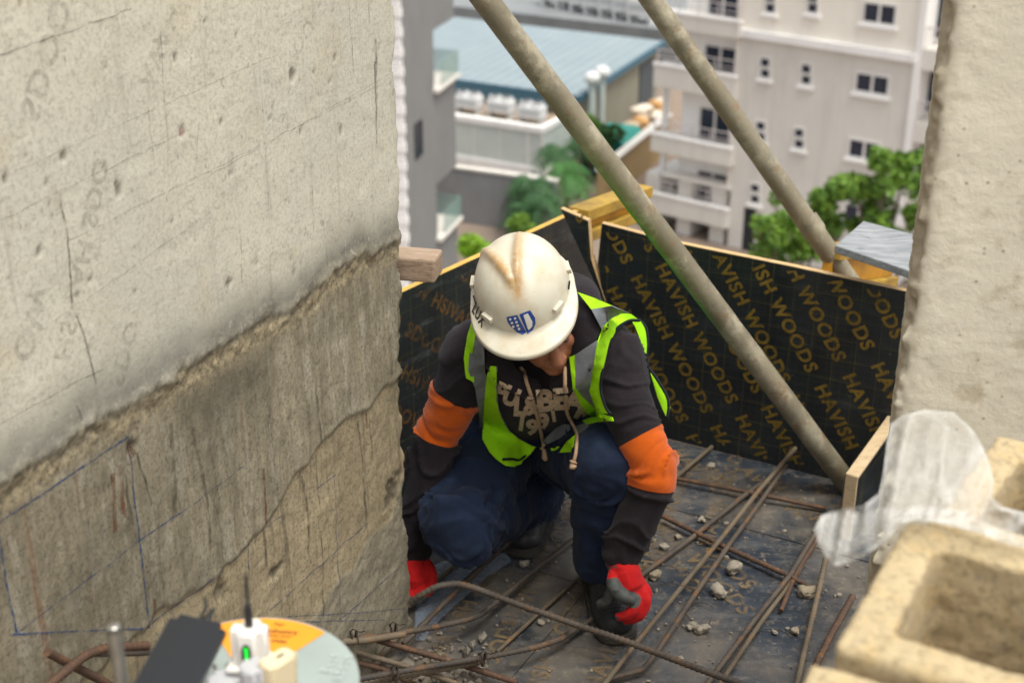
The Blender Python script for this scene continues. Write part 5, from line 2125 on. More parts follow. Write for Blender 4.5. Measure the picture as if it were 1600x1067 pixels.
def drape(V, F, bvhs, lift, smooth=0, depth=None, wave=0.0, seed=0):
    """lay a pattern on what lies under it; where nothing does, carry the neighbouring depth on"""
    n = len(V)
    s = np.full(n, np.nan)
    for i, (x, y) in enumerate(V):
        best = None
        for b in bvhs:
            h, _ = cast(x, y, b)
            if h is not None and (best is None or h < best):
                best = h
        if best is not None:
            s[i] = best
    if depth is not None:
        s = np.where(np.isnan(s), depth, np.maximum(s, depth) if depth else s)
    nb = [set() for _ in range(n)]
    for f in F:
        for a in range(len(f)):
            nb[f[a]].add(f[a - 1])
            nb[f[a - 1]].add(f[a])
    nb = [list(x) for x in nb]
    for _ in range(200):
        miss = [i for i in range(n) if np.isnan(s[i])]
        if not miss:
            break
        new = {}
        for i in miss:
            v = [s[j] for j in nb[i] if not np.isnan(s[j])]
            if v:
                new[i] = sum(v) / len(v)
        if not new:
            m = np.nanmean(s)
            for i in miss:
                s[i] = m
            break
        for i, v in new.items():
            s[i] = v
    s0 = s.copy()
    for _ in range(smooth):
        s = np.array([0.5 * s[i] + 0.5 * np.mean(s[nb[i]]) if nb[i] else s[i] for i in range(n)])
    if smooth:
        s = np.minimum(s, s0 + 0.004)
    W = np.array([EYE + ray(x, y) * (s[i] - lift) for i, (x, y) in enumerate(V)])
    if wave:
        k = wave * fbm(W * np.array([38, 12, 12]), 3, seed)
        W = np.array([W[i] - ray(*V[i]) * k[i] for i in range(n)])
    return W


def sheet(name, polys, bvhs, lift, mat, parent, step=6, smooth=0, thick=0.0, depth=None, wave=0.0, seed=0):
    V, F = grid_polys(polys, step)
    W = drape(V, F, bvhs, lift, smooth, depth, wave, seed)
    me = bpy.data.meshes.new(name)
    me.from_pydata([tuple(w) for w in W], [], F)
    bm = bmesh.new()
    bm.from_mesh(me)
    bmesh.ops.recalc_face_normals(bm, faces=bm.faces)
    if thick:
        bmesh.ops.solidify(bm, geom=bm.faces[:], thickness=thick)
    bm.to_mesh(me)
    bm.free()
    finish(me, mat, 50)
    return link(name, me, parent)


def z4(pts):
    return [(720 + x * .2062, 360 + y * .2062) for x, y in pts]


MAT['emblem_blue'] = simple('blue_emblem_print', (0.012, 0.055, 0.27), rough=0.4)
MAT['emblem_white'] = simple('white_emblem_print', (0.72, 0.70, 0.62), rough=0.4)
MAT['black_print'] = simple('black_marker', (0.012, 0.012, 0.013), rough=0.5)
emblem = sheet('emblem', [z4([(346, 657), (426, 641), (496, 771), (470, 789), (425, 772), (378, 728), (354, 695)]), z4([(443, 637), (525, 605), (563, 662), (567, 708), (545, 756), (504, 786), (497, 765)])],
               [HELMET_BVH], 0.0012, MAT['emblem_blue'], helmet, 2.0)
sheet('emblem_windows', [z4([(x - 9, y - 7), (x + 8, y - 9), (x + 10, y + 7), (x - 7, y + 9)]) for x, y in ((374, 674), (411, 667), (387, 702), (421, 695), (397, 730), (431, 721), (441, 747))] +
      [z4([(474, 642), (508, 628), (543, 692), (541, 728), (516, 756), (509, 748)])], [HELMET_BVH], 0.0022, MAT['emblem_white'], helmet, 2.0)
V, F = text_mesh('LUX', 0.03, 1.0)
c, s = math.cos(math.radians(52)), math.sin(math.radians(52))
Q = V * 22
Q = np.stack([737 + Q[:, 0] * .36 + Q[:, 1] * .40, 486 + Q[:, 0] * .60 - Q[:, 1] * .95], -1)
mesh_np('marker_name', drape(Q, F, [HELMET_BVH], 0.0015), F, MAT['black_print'], helmet)
# moulded lugs and slots at the sides of the rim
for sx, a in ((1, 46), (-1, -46), (1, 100), (-1, -100)):
    t = math.radians(a)
    cpt = HELM @ Vector(((HA + .002) * math.sin(t), -(HBk + .002) * math.cos(t), .020))
    nn = HELM.to_3x3() @ Vector((math.sin(t) / HA, -math.cos(t) / HBk, .6)).normalized()
    tt = HELM.to_3x3() @ Vector((HA * math.cos(t), HBk * math.sin(t), 0)).normalized()
    bm = bmesh.new()
    box(bm, cpt, .030, .013, .010, tt, nn.cross(tt), nn, 0.002)
    obj('lug', bm, MAT['helmet'], helmet, 40)
for a in (78, -78):
    t = math.radians(a)
    cpt = HELM @ Vector(((HA + .0015) * math.sin(t), -(HBk + .001) * math.cos(t), .016))
    nn = HELM.to_3x3() @ Vector((math.sin(t) / HA, -math.cos(t) / HBk, .25)).normalized()
    tt = HELM.to_3x3() @ Vector((HA * math.cos(t), HBk * math.sin(t), 0)).normalized()
    bm = bmesh.new()
    box(bm, cpt, .022, .004, .003, tt, nn.cross(tt), nn)
    obj('slot', bm, hole, helmet)

# ---- lettering on the chest
def chest_letter(ch, px, py, h, rot, wide=1.0, bold=0.035):
    V, F = text_mesh(ch, bold, wide)
    sc = h / 0.70
    c, s = math.cos(math.radians(rot)), math.sin(math.radians(rot))
    w = V[:, 0].max()
    Q = (V - np.array([w / 2, 0.35])) * sc
    X = px + Q[:, 0] * c + Q[:, 1] * s
    Y = py + Q[:, 0] * s - Q[:, 1] * c
    bm = bmesh.new()
    vs = [bm.verts.new((x, y, 0)) for x, y in zip(X, Y)]
    for f in F:
        bm.faces.new([vs[i] for i in f])
    Q, F = cut_grid(bm, 4.0)
    mesh_np('chest_print', drape(Q, F, [HOODIE_BVH], 0.0018), F, MAT['cream_print'], hoodie)


for ch, x, y, h, r, w in (('P', 783, 612, 26, 28, 1.0), ('U', 799, 619, 28, 24, .85), ('L', 813, 632, 33, 4, .8), ('&', 831, 633, 27, -2, .95), ('B', 853, 625, 32, -6, 1.1), ('E', 877, 623, 31, -4, 1.1),
                          ('A', 898, 626, 30, 8, 1.1), ('R', 915, 645, 28, 30, 1.0), ('1', 815, 661, 21, 8, 1.1), ('9', 832, 667, 22, 2, 1.25), ('9', 849, 657, 22, -18, 1.2), ('1', 865, 650, 16, -10, 1.2)):
    chest_letter(ch, x, y, h, r, w, 0.05)

# ---- safety vest
def z5(pts):
    return [(720 + x * .18744, 540 + y * .18744) for x, y in pts]


def z6b(pts):
    return [(880 + x * .27174, 450 + y * .27174) for x, y in pts]


TB = [HOODIE_BVH]
TH = [HOODIE_BVH, TROUSER_BVH]
# back of the vest round the torso
vb = bmesh.new()
sel = QT[6:27]
T_, X_, Y_ = frames(sel[:, :3], (1, .03, 0))
angs = np.linspace(math.radians(8), math.radians(172), 30)
sgn = 1 if Y_[0][1] > 0 else -1
rows = []
for i in range(len(sel)):
    k = 1.07
    rows.append([vb.verts.new(sel[i, :3] + X_[i] * (sel[i, 3] * k + .004) * math.cos(a) + sgn * Y_[i] * (sel[i, 4] * k + .004) * math.sin(a)) for a in angs])
for r0_, r1_ in zip(rows[:-1], rows[1:]):
    for k in range(len(angs) - 1):
        vb.faces.new((r0_[k], r0_[k + 1], r1_[k + 1], r1_[k]))
bmesh.ops.recalc_face_normals(vb, faces=vb.faces)
bmesh.ops.solidify(vb, geom=vb.faces[:], thickness=0.002)
vest = obj('safety_vest', vb, MAT['lime'], person, 60)
vest['label'] = 'lime high visibility vest with grey tape'
front_r = [(740, 497), (746, 512), (739, 553), (741, 597), (728, 590), (725, 560), (731, 525)]
front_r2 = z5([(250, 168), (298, 172), (300, 400), (312, 520), (345, 605), (400, 700), (480, 775), (600, 838), (668, 850), (600, 880), (510, 965), (500, 985), (440, 1008), (370, 1000), (300, 950), (240, 890), (178, 778), (190, 640), (198, 430), (222, 250)])
sheet('front_panel', [front_r, front_r2], TH, 0.018, MAT['lime'], vest, 7, 10, 0.002, wave=0.004, seed=5)
sheet('front_panel', [z6b([(232, 213), (280, 170), (335, 143), (390, 150), (440, 186), (372, 192), (300, 242), (256, 330), (227, 460), (213, 580), (243, 690), (272, 722), (195, 716), (150, 580), (165, 470), (195, 312)]),
                      z6b([(38, 396), (68, 384), (70, 570), (110, 622), (185, 692), (215, 720), (285, 742), (292, 766), (235, 748), (200, 742), (140, 726), (95, 662), (55, 575)]),
                      z6b([(84, 25), (190, 65), (280, 102), (160, 124)])], TB, 0.018, MAT['lime'], vest, 7, 10, 0.002, wave=0.003, seed=6)
sheet('hem_panel', [z5([(820, 890), (880, 800), (955, 738), (945, 805), (910, 886)]), z5([(752, 855), (800, 838), (828, 842), (790, 872), (764, 875)]), z6b([(112, 760), (160, 742), (230, 735), (290, 765), (180, 768), (130, 782)])], TH, 0.015, MAT['lime'], vest, 6, 6, 0.002)
sheet('reflective_tape', [[(745, 512), (751, 520)] + z5([(195, 0), (200, 150), (206, 230), (221, 255), (197, 430), (189, 640), (178, 776), (155, 738), (155, 600), (120, 360), (62, 205), (78, 60)]) + [(739, 553)]], TB, 0.0195, MAT['silver'], vest, 7, 10, 0.0015, wave=0.003, seed=7)
sheet('reflective_tape', [z6b([(195, 300), (165, 470), (150, 590), (188, 696), (110, 622), (70, 570), (68, 384)]), z6b([(160, 122), (280, 100), (378, 142), (335, 144), (280, 171), (232, 213), (220, 240), (190, 180)])], TB, 0.0195, MAT['silver'], vest, 7, 10, 0.0015, wave=0.003, seed=8)
sheet('reflective_tape', [z5([(695, 790), (790, 690), (860, 655), (910, 660), (915, 700), (830, 770), (720, 822)]), z5([(960, 672), (1062, 632), (1062, 668), (985, 735)])], TH, 0.009, MAT['silver'], vest, 6, 6, 0.0015)
sheet('side_panel', [z6b([(396, 192), (440, 187), (470, 225), (484, 300), (478, 378), (466, 370), (440, 292), (414, 222)])], [], 0, MAT['lime'], vest, 7, 0, 0.002, depth=3.31, wave=0.004, seed=3)
sheet('side_panel', [z6b([(488, 452), (520, 495), (560, 560), (612, 640), (616, 690), (598, 752), (572, 700), (540, 622), (505, 500)])], [], 0, MAT['lime'], vest, 7, 0, 0.002, depth=3.33, wave=0.004, seed=4)


def pipe_on(pxs, r, lift, bvhs, name, mat, parent, depth=None, n=40):
    L = spline(np.array(pxs, float), n)
    s = []
    for x, y in L:
        h = None
        for b in bvhs:
            t, _ = cast(x, y, b)
            if t is not None and (h is None or t < h):
                h = t
        s.append(np.nan if h is None else h)
    s = np.array(s)
    if depth is not None:
        s[:] = depth
    ok = ~np.isnan(s)
    s = np.interp(np.arange(n), np.arange(n)[ok], s[ok])
    for _ in range(4):
        s[1:-1] = (s[:-2] + s[1:-1] * 2 + s[2:]) / 4
    W = np.array([EYE + ray(x, y) * (t - lift) for (x, y), t in zip(L, s)])
    bm = bmesh.new()
    loft(bm, W, r, r, seg=8)
    return obj(name, bm, mat, parent, 180)


pipe_on(z6b([(440, 186), (375, 190), (305, 238), (262, 318), (230, 450), (216, 580), (246, 688), (274, 724)]), .0036, .019, TB, 'piping', MAT['piping'], vest)
pipe_on(z6b([(440, 186), (474, 225), (486, 300), (480, 380), (488, 452), (520, 495), (562, 560), (600, 630), (606, 690), (598, 750)]), .0036, 0, [], 'piping', MAT['piping'], vest, depth=3.312)
pipe_on(z5([(352, 945), (430, 945), (488, 952), (560, 900), (650, 845)]), .0034, .0245, TH, 'piping', MAT['piping'], vest)
pipe_on(z5([(700, 850), (800, 840), (900, 760), (950, 730)]), .0034, .014, TH, 'piping', MAT['piping'], vest)
pipe_on(z5([(298, 180), (300, 400), (312, 520), (345, 605), (400, 700), (480, 775), (600, 838), (665, 830)]), .0022, .014, TB, 'neck_edge', MAT['silver'], vest)
# drawstrings with knotted ends
for pxs, knot in ((z5([(500, 180), (530, 225), (548, 300), (590, 430), (640, 600), (672, 740), (690, 830)]), z5([(690, 838), (702, 880), (705, 950)])),
                  (z5([(868, 180), (868, 300), (868, 430), (890, 570), (950, 690), (968, 750), (960, 880), (945, 955)]), z5([(942, 960), (932, 990), (940, 1020)]))):
    o = pipe_on(pxs, .0042, .021, TH, 'drawstring', MAT['cord'], hoodie)
    L = spline(np.array(knot), 12)
    t0_ = np.array(o.data.vertices[-30].co) + np.array(world_loc(o))
    d = np.dot(t0_ - EYE, unit(ray(*knot[0]))) / np.linalg.norm(ray(*knot[0]))
    W = np.array([EYE + ray(x, y) * d for x, y in L])
    bm = bmesh.new()
    loft(bm, W, np.array([.005, .0085, .0095, .0075, .0055, .006, .007, .008, .0085, .009, .0085, .006]), seg=10)
    for v in bm.verts:
        v.co += Vector((0.0015 * vnoise(np.array(v.co) * 260, 5), 0.0015 * vnoise(np.array(v.co) * 260, 6), 0.001 * vnoise(np.array(v.co) * 300, 7)))
    obj('knot', bm, MAT['cord'], hoodie, 180)
# ================================================================== reinforcing bars
def m_rust(name, a, b, c3):
    t = NT(name, 0.75, 0.2)
    c = t.mix(t.ramp(t.noise(11, 6), (0.35, 0.0), (0.65, 1.0)), a, b)
    c = t.mix(t.ramp(t.noise(26, 6, 0.7), (0.53, 0.0), (0.68, 0.9)), c, c3)
    t.color(c)
    t.bump(t.noise(220, 4, 0.7), 0.5, 0.001)
    return t.m


MAT['bar_dark'] = m_rust('dull_reinforcing_steel', (0.050, 0.042, 0.036), (0.105, 0.082, 0.062), (0.18, 0.085, 0.03))
MAT['bar_rust'] = m_rust('rusty_reinforcing_steel', (0.100, 0.053, 0.032), (0.075, 0.045, 0.030), (0.21, 0.10, 0.04))
MAT['bar_tan'] = m_rust('dusty_reinforcing_steel', (0.16, 0.125, 0.085), (0.10, 0.075, 0.05), (0.21, 0.11, 0.035))


def bar_path(pts):
    out = []
    for p in pts:
        x, y, z = p
        if isinstance(z, tuple):
            uz = wall_uz(x, y)
            q = onplane(x, y, WE + WN * z[0], WN)
        else:
            q = onz(x, y, z)
        out.append(q)
    return np.array(out)


def rebar(label, pts, d, mat, ribs=True, bent=False, group=None):
    P = bar_path(pts)
    if len(P) > 2:
        Q = spline(P, 24 * len(P)) if bent else P
    else:
        Q = P
    L = np.concatenate([[0], np.cumsum(np.linalg.norm(np.diff(Q, axis=0), axis=1))])
    n = int(L[-1] / 0.0042)
    s = np.linspace(0, L[-1], n)
    W = np.stack([np.interp(s, L, Q[:, k]) for k in range(3)], -1)
    for _ in range(6):
        W[1:-1] = (W[:-2] + 2 * W[1:-1] + W[2:]) / 4
    r = np.full(n, d / 2)
    if ribs:
        r = r * (1 + 0.22 * (np.arange(n) % 3 == 0) - 0.07)
    bm = bmesh.new()
    loft(bm, W, r, r, seg=9, dome=False)
    if ribs:
        k = 0
    o = obj('rebar', bm, mat, None, 45, loc=W[0])
    return tag(o, label, 'rebar', group or 'reinforcing bars on the plywood floor')


w_ = lambda off: (off,)
BARS = [
    ('longest floor bar running from the printed back panel towards the camera', [(1243, 700, .10), (1184, 768, .060), (1124, 844, .045), (1000, 996, .035), (940, 1074, .03)], .013, 'bar_tan', 0),
    ('floor bar lying just right of the longest bar and bent at its near end', [(1228, 726, .07), (1192, 778, .035), (1138, 852, .028), (1086, 928, .022), (1024, 1022, .02), (1004, 1046, .02), (952, 1060, .02), (900, 1078, .02)], .013, 'bar_dark', 0),
    ('dark straight bar slanting from the crossing bars down to the red glove', [(1202, 746, .035), (1160, 776, .022), (1086, 836, .016), (1000, 900, .012), (985, 912, .012)], .014, 'bar_dark', 0),
    ('smooth rusty bar crossing the floor near the foot of the back panel', [(1056, 747, .022), (1186, 772, .028), (1290, 794, .014)], .012, 'bar_rust', 0),
    ('ribbed bar crossing the middle of the floor under the longest bar', [(1035, 806, .022), (1128, 852, .020), (1230, 898, .020), (1278, 923, .014)], .014, 'bar_rust', 1),
    ('short rusty bar at the far edge of the floor beside the orange sleeve', [(1112, 698, .014), (1060, 742, .018), (1030, 768, .012)], .013, 'bar_tan', 0),
    ('dark bar running down beside the plastic sheet towards the camera', [(1272, 836, .030), (1236, 896, .026), (1176, 972, .018), (1102, 1072, .016)], .013, 'bar_dark', 1),
    ('bar lying tight against the dark bar beside the plastic sheet', [(1278, 838, .012), (1240, 904, .012), (1190, 970, .012), (1122, 1072, .012)], .012, 'bar_tan', 1),
    ('stubby rusty bar ending on the floor below the plastic sheet', [(1284, 832, .02), (1246, 890, .016), (1220, 954, .012)], .012, 'bar_rust', 0),
    ('ribbed grey bar standing up from the bottom edge beside the hollow block', [(1290, 874, .05), (1276, 936, .03), (1256, 1020, .02), (1244, 1074, .02)], .014, 'bar_tan', 1),
    ('orange rusty ribbed bar end next to the hollow block', [(1332, 932, .04), (1296, 996, .03), (1258, 1074, .02)], .016, 'bar_rust', 1),
    ('thick ribbed bar with a hump, curving out from the wall end across the front', [(640, 944, .10), (656, 930, .13), (684, 915, .155), (714, 911, .15), (742, 918, .13), (788, 936, .095), (896, 974, .075), (980, 1002, .07), (1080, 1040, .068), (1168, 1072, .066)], .0155, 'bar_dark', 1),
    ('straight bar rising from the wall foot past the rear boot under the thigh', [(882, 758, .10), (796, 844, .075), (720, 916, .06), (660, 976, .045), (630, 1006, .035)], .014, 'bar_dark', 0),
    ('bar bent in the middle running from the front boot back to the wall', [(914, 829, .03), (824, 900, .04), (770, 945, .045), (752, 960, .05), (730, 968, .06), (680, 979, .075), (600, 993, .11), (532, 998, .16)], .0135, 'bar_dark', 1),
    ('thin rusty bar lying on the floor behind the bent bars', [(906, 900, .015), (848, 952, .014), (776, 1018, .012)], .010, 'bar_tan', 0),
    ('bent bar passing beneath the front boot towards the tied pair', [(934, 962, .02), (900, 982, .03), (876, 998, .04), (840, 1010, .05), (772, 1024, .06), (700, 1036, .075), (600, 1053, .10), (540, 1064, .12)], .014, 'bar_dark', 1),
    ('bar tied under the bent bar at the bottom edge', [(745, 1034, .05), (660, 1050, .06), (560, 1070, .08)], .0145, 'bar_tan', 1),
    ('brown bar in the bundle slanting away from the wall foot', [(590, 1000, .09), (640, 1014, .06), (696, 1030, .035), (808, 1066, .02)], .014, 'bar_rust', 1),
    ('dusty bar in the bundle at the wall foot, below the brown one', [(555, 1018, .10), (620, 1036, .07), (700, 1062, .03), (730, 1076, .02)], .013, 'bar_tan', 1),
    ('rusty bar lowest in the bundle at the wall foot', [(545, 1032, .08), (600, 1044, .055), (660, 1076, .02)], .014, 'bar_rust', 1),
    ('short bar laid over the bundle against the wall', [(525, 1003, .17), (570, 1000, .15), (632, 990, .13)], .016, 'bar_tan', 0),
    ('dark bar pointing down out of the bundle beside the wall end', [(632, 984, .05), (612, 1004, .04), (585, 1040, .03)], .016, 'bar_dark', 0),
    ('rusty bar at the bottom left with a hooked end', [(74, 1018, w_(.05)), (96, 1030, w_(.05)), (150, 1058, w_(.05)), (190, 1080, w_(.05))], .014, 'bar_rust', 0),
    ('curved ribbed bar at the bottom left behind the silver tube', [(60, 1084, w_(.09)), (100, 1050, w_(.08)), (135, 1022, w_(.06)), (165, 1012, w_(.05)), (230, 1008, w_(.05))], .014, 'bar_rust', 1),
    ('plain bar passing behind the silver tube and the cable reel', [(150, 1020, w_(.05)), (215, 1019, w_(.05)), (300, 1012, w_(.04))], .012, 'bar_dark', 0),
    ('tan bar tucked behind the right knee at the wall end', [(740, 860, .012), (700, 892, .012), (662, 925, .02)], .012, 'bar_tan', 0),
]
for lab, pts, d, m, rb in BARS:
    rebar(lab, pts, d, MAT[m], bool(rb))

# tie wire twisted round crossings
for i, (x, y, z, lab) in enumerate([(750, 1030, .075, 'wire tie twisted round the tied pair of bars at the bottom'), (612, 1052, .10, 'wire tie round the bars close to the cable reel'), (548, 996, .16, 'wire tie round the short bar against the wall'), (610, 985, .135, 'loose wire twist on the bar beside the wall end')]):
    c = onz(x, y, z)
    bm = bmesh.new()
    for k in range(3):
        t = np.linspace(0, 2 * math.pi * 1.2, 26)
        P = np.stack([c[0] + .004 * k - .004 + .002 * t, c[1] + .015 * np.cos(t + k), c[2] + .015 * np.sin(t + k)], -1)
        loft(bm, P, .0011, .0011, seg=5)
    P = spline(np.array([c + J(0, 0, .015), c + J(.008, -.01, .03), c + J(.022, -.012, .024), c + J(.034, -.016, .03)]), 12)
    loft(bm, P, .0011, .0011, seg=5)
    tag(obj('tie_wire', bm, MAT['wire'], None, loc=c), lab, 'wire', 'wire ties on the bars')
for i, (x, y, r, lab) in enumerate([(1092, 960, .035, 'thin curl of wire on the floor by the pale stones'), (1205, 1010, .05, 'loose wire arc on the floor near the hollow block'), (1040, 898, .028, 'ring of wire beside the rounded stone')]):
    c = onz(x, y, .006)
    t = np.linspace(0.4, 5.6 if i != 1 else 2.6, 40)
    P = np.stack([c[0] + r * np.cos(t) * (1 + .1 * np.sin(3 * t)), c[1] + r * 1.3 * np.sin(t), c[2] + .004 + .004 * np.sin(2.3 * t)], -1)
    bm = bmesh.new()
    loft(bm, P, .0009, .0009, seg=5)
    tag(obj('tie_wire', bm, MAT['wire'], None, loc=c), lab, 'wire', 'loose wire on the floor')

# ================================================================== rubble on the floor
MAT['stone'] = simple('pale_broken_concrete', (0.30, 0.26, 0.20), (0.18, 0.155, 0.12), 0.9, 60, bump=0.5, bscale=160)
MAT['stone_dark'] = simple('brown_pebble', (0.20, 0.16, 0.11), (0.28, 0.23, 0.16), 0.9, 30, bump=0.4, bscale=160)


def stone_mesh(seed, ax):
    bm = bmesh.new()
    bmesh.ops.create_icosphere(bm, subdivisions=3, radius=1.0)
    for v in bm.verts:
        p = np.array(v.co)
        k = 1 + 0.40 * vnoise(p * 1.3 + seed * 9, seed) + 0.22 * vnoise(p * 3.1 + seed, seed + 1)
        q = p / np.abs(p).max() ** 0.45
        v.co = Vector(q * k * np.array(ax))
    return bm


for i, (x, y, r, m, lab) in enumerate([
        (1145, 893, .022, 'stone', 'largest pale broken stone between the crossing bars'), (1123, 931, .021, 'stone', 'pale chunky stone below the largest pale one'),
        (1023, 903, .017, 'stone_dark', 'rounded brown pebble beside the red glove'), (1098, 987, .017, 'stone', 'pale stone at the right of the small cluster'),
        (1077, 983, .009, 'stone', 'small stone on the left of the cluster near the bottom'), (1083, 978, .008, 'stone', 'tiny stone touching the cluster near the bottom'),
        (1096, 815, .011, 'stone', 'pale chip by the ribbed crossing bar'), (1037, 858, .012, 'stone', 'grey pebble close to the forearm'),
        (1059, 842, .010, 'stone_dark', 'brown pebble between the two slanting bars'), (1111, 731, .013, 'stone', 'flat pale chip near the back panel'),
        (1262, 931, .022, 'stone_dark', 'brown lump at the end of the ribbed crossing bar'), (1210, 990, .008, 'stone', 'small pale stone near the loose wire arc'),
        (1242, 990, .010, 'stone_dark', 'dark pebble beside the ribbed grey bar'), (819, 884, .012, 'stone', 'pale square chip in front of the rear boot'),
        (845, 975, .008, 'stone', 'pale chip between the bent bars'), (770, 976, .008, 'stone_dark', 'pebble under the bent bar'),
        (630, 1026, .022, 'stone', 'grey broken lump among the bundle of bars'), (705, 1052, .020, 'stone', 'pale lump at the bottom beside the tied pair'),
        (1068, 752, .012, 'stone', 'pale crumb on the far bar'), (838, 712, .010, 'stone_dark', 'crumb behind the knee')][:15]):
    c = onz(x, y, 0)
    bm = stone_mesh(i + 3, (r, r * .8, r * .6))
    a = RNG.uniform(0, 6)
    bmesh.ops.rotate(bm, verts=bm.verts, matrix=Matrix.Rotation(a, 3, 'Z'))
    bmesh.ops.translate(bm, verts=bm.verts, vec=Vector((c[0], c[1], r * .42 + .003)))
    tag(obj('stone', bm, MAT[m], None, 40, loc=(c[0], c[1], 0)), lab, 'stone', 'broken stones on the plywood floor')
# gravel and grit
bm = bmesh.new()
base = bmesh.new()
bmesh.ops.create_icosphere(base, subdivisions=1, radius=1.0)
bv_ = [np.array(v.co) for v in base.verts]
bf_ = [[v.index for v in f.verts] for f in base.faces]
base.free()
V, F = [], []
for k in range(1500):
    a = RNG.uniform(-0.75, 0.95)
    n = RNG.uniform(0.02, 2.6) ** 1.0
    p = bpt(a, n)
    dens = 0.35 + 0.9 * (vnoise(np.array([p[0] * 3, p[1] * 3, 0]), 5) > 0.05) * (0.4 + 0.6 * (n > 0.8))
    if RNG.uniform() > dens or np.dot(p - WE, WN) < 0.02 and np.dot(p - WE, WD) > -0.02:
        continue
    r = min(RNG.gamma(2.0, 0.0013) + 0.0008, .008)
    sc = r * RNG.uniform(.6, 1.25, 3)
    o = len(V)
    for v in bv_:
        V.append(p + v * sc * (1 + .25 * RNG.uniform(-1, 1)) + J(0, 0, r * .4 + .002))
    F += [[i + o for i in f] for f in bf_]
tag(mesh_np('gravel', V, F, MAT['stone']), kind='stuff', label='grit and crumbs of concrete scattered over the plywood floor')
# rubble heap at the foot of the wall between the bars
V, F = [], []
for k in range(380):
    x, y = RNG.uniform(480, 760), RNG.uniform(1000, 1110)
    p = onz(x, y, 0)
    if np.dot(p - WE, WN) < 0.03 and np.dot(p - WE, WD) > -0.03:
        continue
    r = RNG.gamma(2.0, .0022) + .0015
    sc = r * RNG.uniform(.6, 1.25, 3)
    o = len(V)
    for v in bv_:
        V.append(p + v * sc * (1 + .35 * RNG.uniform(-1, 1)) + J(0, 0, r * .5 + .002))
    F += [[i + o for i in f] for f in bf_]
tag(mesh_np('rubble', V, F, simple('grey_rubble', (0.12, 0.105, 0.085), (0.21, 0.185, 0.15), 0.95, 25)), kind='stuff', label='grey rubble under the bundle of bars at the wall foot')


# ================================================================== plastic sheets
def m_film(name, col, a_lo, a_hi, rough=0.25, scale=14, crease=False):
    t = NT(name, rough)
    t.color(t.mix(t.noise(9, 5), col, tuple(c * .85 for c in col)))
    n = t.noise(scale, 6, 0.65)
    a = t.ramp(n, (0.3, a_lo), (0.7, a_hi))
    if crease:
        a = t.math('ADD', a, t.math('MULTIPLY', t.attr('crease'), 0.5), True)
    t.alpha(a)
    t.b.inputs['Specular IOR Level'].default_value = 0.8
    if crease:
        t.bump(t.noise(16, 6, .65, t.map((1, .35, .5), (0, 0, .5)), 1.2), 0.9, 0.012)
        t.bump(t.noise(60, 5, .65, t.map((1, .4, .6), (0, 0, .5)), 1.0), 0.5, 0.004)
    return t.m


MAT['polythene'] = m_film('clear_polythene_on_floor', (0.30, 0.36, 0.44), 0.35, 0.62, 0.16, 8)
pol = [(648, 1004), (650, 905), (690, 880), (735, 872), (790, 868), (800, 880), (760, 905), (722, 940), (690, 970), (662, 1003)]
V, F = grid_polys([pol], 7)
W = np.array([onz(x, y, 0) for x, y in V])
h = 0.006 + 0.010 * np.abs(fbm(W * np.array([14, 6, 1]), 4, 9)) + 0.012 * np.exp(-((W[:, 0] - .02 - (W[:, 1] - 2.95) * .3) / .012) ** 2)
W[:, 2] = h
tag(mesh_np('polythene_sheet', W, F, MAT['polythene'], None, 180, loc=W[0]), 'clear bluish polythene sheet flat on the floor between the wall end and the rear boot', 'plastic sheet')

# ================================================================== hollow sandcrete blocks beside the column
def m_block():
    t = NT('sandcrete', 0.95)
    c = t.mix(t.ramp(t.noise(9, 6), (0.3, 0.0), (0.7, 1.0)), (0.58, 0.455, 0.265), (0.49, 0.385, 0.23))
    c = t.mix(t.ramp(t.noise(26, 6, 0.7), (0.52, 0.0), (0.70, 0.7)), c, (0.60, 0.41, 0.165))
    c = t.mix(t.ramp(t.noise(40, 5, 0.7), (0.58, 0.0), (0.72, 0.7)), c, (0.36, 0.31, 0.235))
    t.color(c)
    c = t.mix(t.ramp(t.noise(120, 4, 0.7), (0.36, 0.6), (0.5, 0.0)), c, (0.22, 0.165, 0.095))
    t.color(c)
    t.bump(t.noise(190, 5, 0.75), 0.9, 0.004)
    return t.m


MAT['block'] = m_block()


BTOP = 1.24
BS = (2.05 - BTOP) / 0.72
def block_mesh(seed):
    """450 x 225 x 225 block with two cells, local origin at the middle of its foot"""
    bm = bmesh.new()
    t = .037 * BS
    Lx, Ly, Lz = .45 * BS, .225 * BS, .225 * BS
    for sy in (-1, 1):
        box(bm, (0, sy * (Ly - t) / 2, Lz / 2), Lx, t, Lz)
    for x in (-(Lx - t) / 2, 0, (Lx - t) / 2):
        box(bm, (x, 0, Lz / 2), t, Ly - .01, Lz - .0005)
    me = remesh(bm, .0058, 0, .5)
    V = verts_of(me)
    n = normals_of(me)
    V += n * (.0030 * fbm(V * 95 + seed * 7, 4, seed) + .0022 * fbm(V * 26 + seed * 3, 3, seed + 3))[:, None]
    set_verts(me, V)
    return finish(me, MAT['block'], 180)


b_far = onz(1418, 808, BTOP)
b_near = onz(1304, 1007, BTOP)
by = unit(b_far - b_near)                     # depth of the block, away from the camera
bx = J(by[1], -by[0], 0)                      # its length, to the right
ang_b = math.atan2(bx[1], bx[0])
mid = (b_far + b_near) / 2
blk_me = [block_mesh(1), block_mesh(2)]


def block(c, z, rot, label, k=0):
    o = bpy.data.objects.new('hollow_block', blk_me[k])
    COL.objects.link(o)
    o.location = (c[0], c[1], z)
    o.rotation_euler = (0, 0, rot)
    return tag(o, label, 'concrete block', 'hollow concrete blocks stacked by the column')


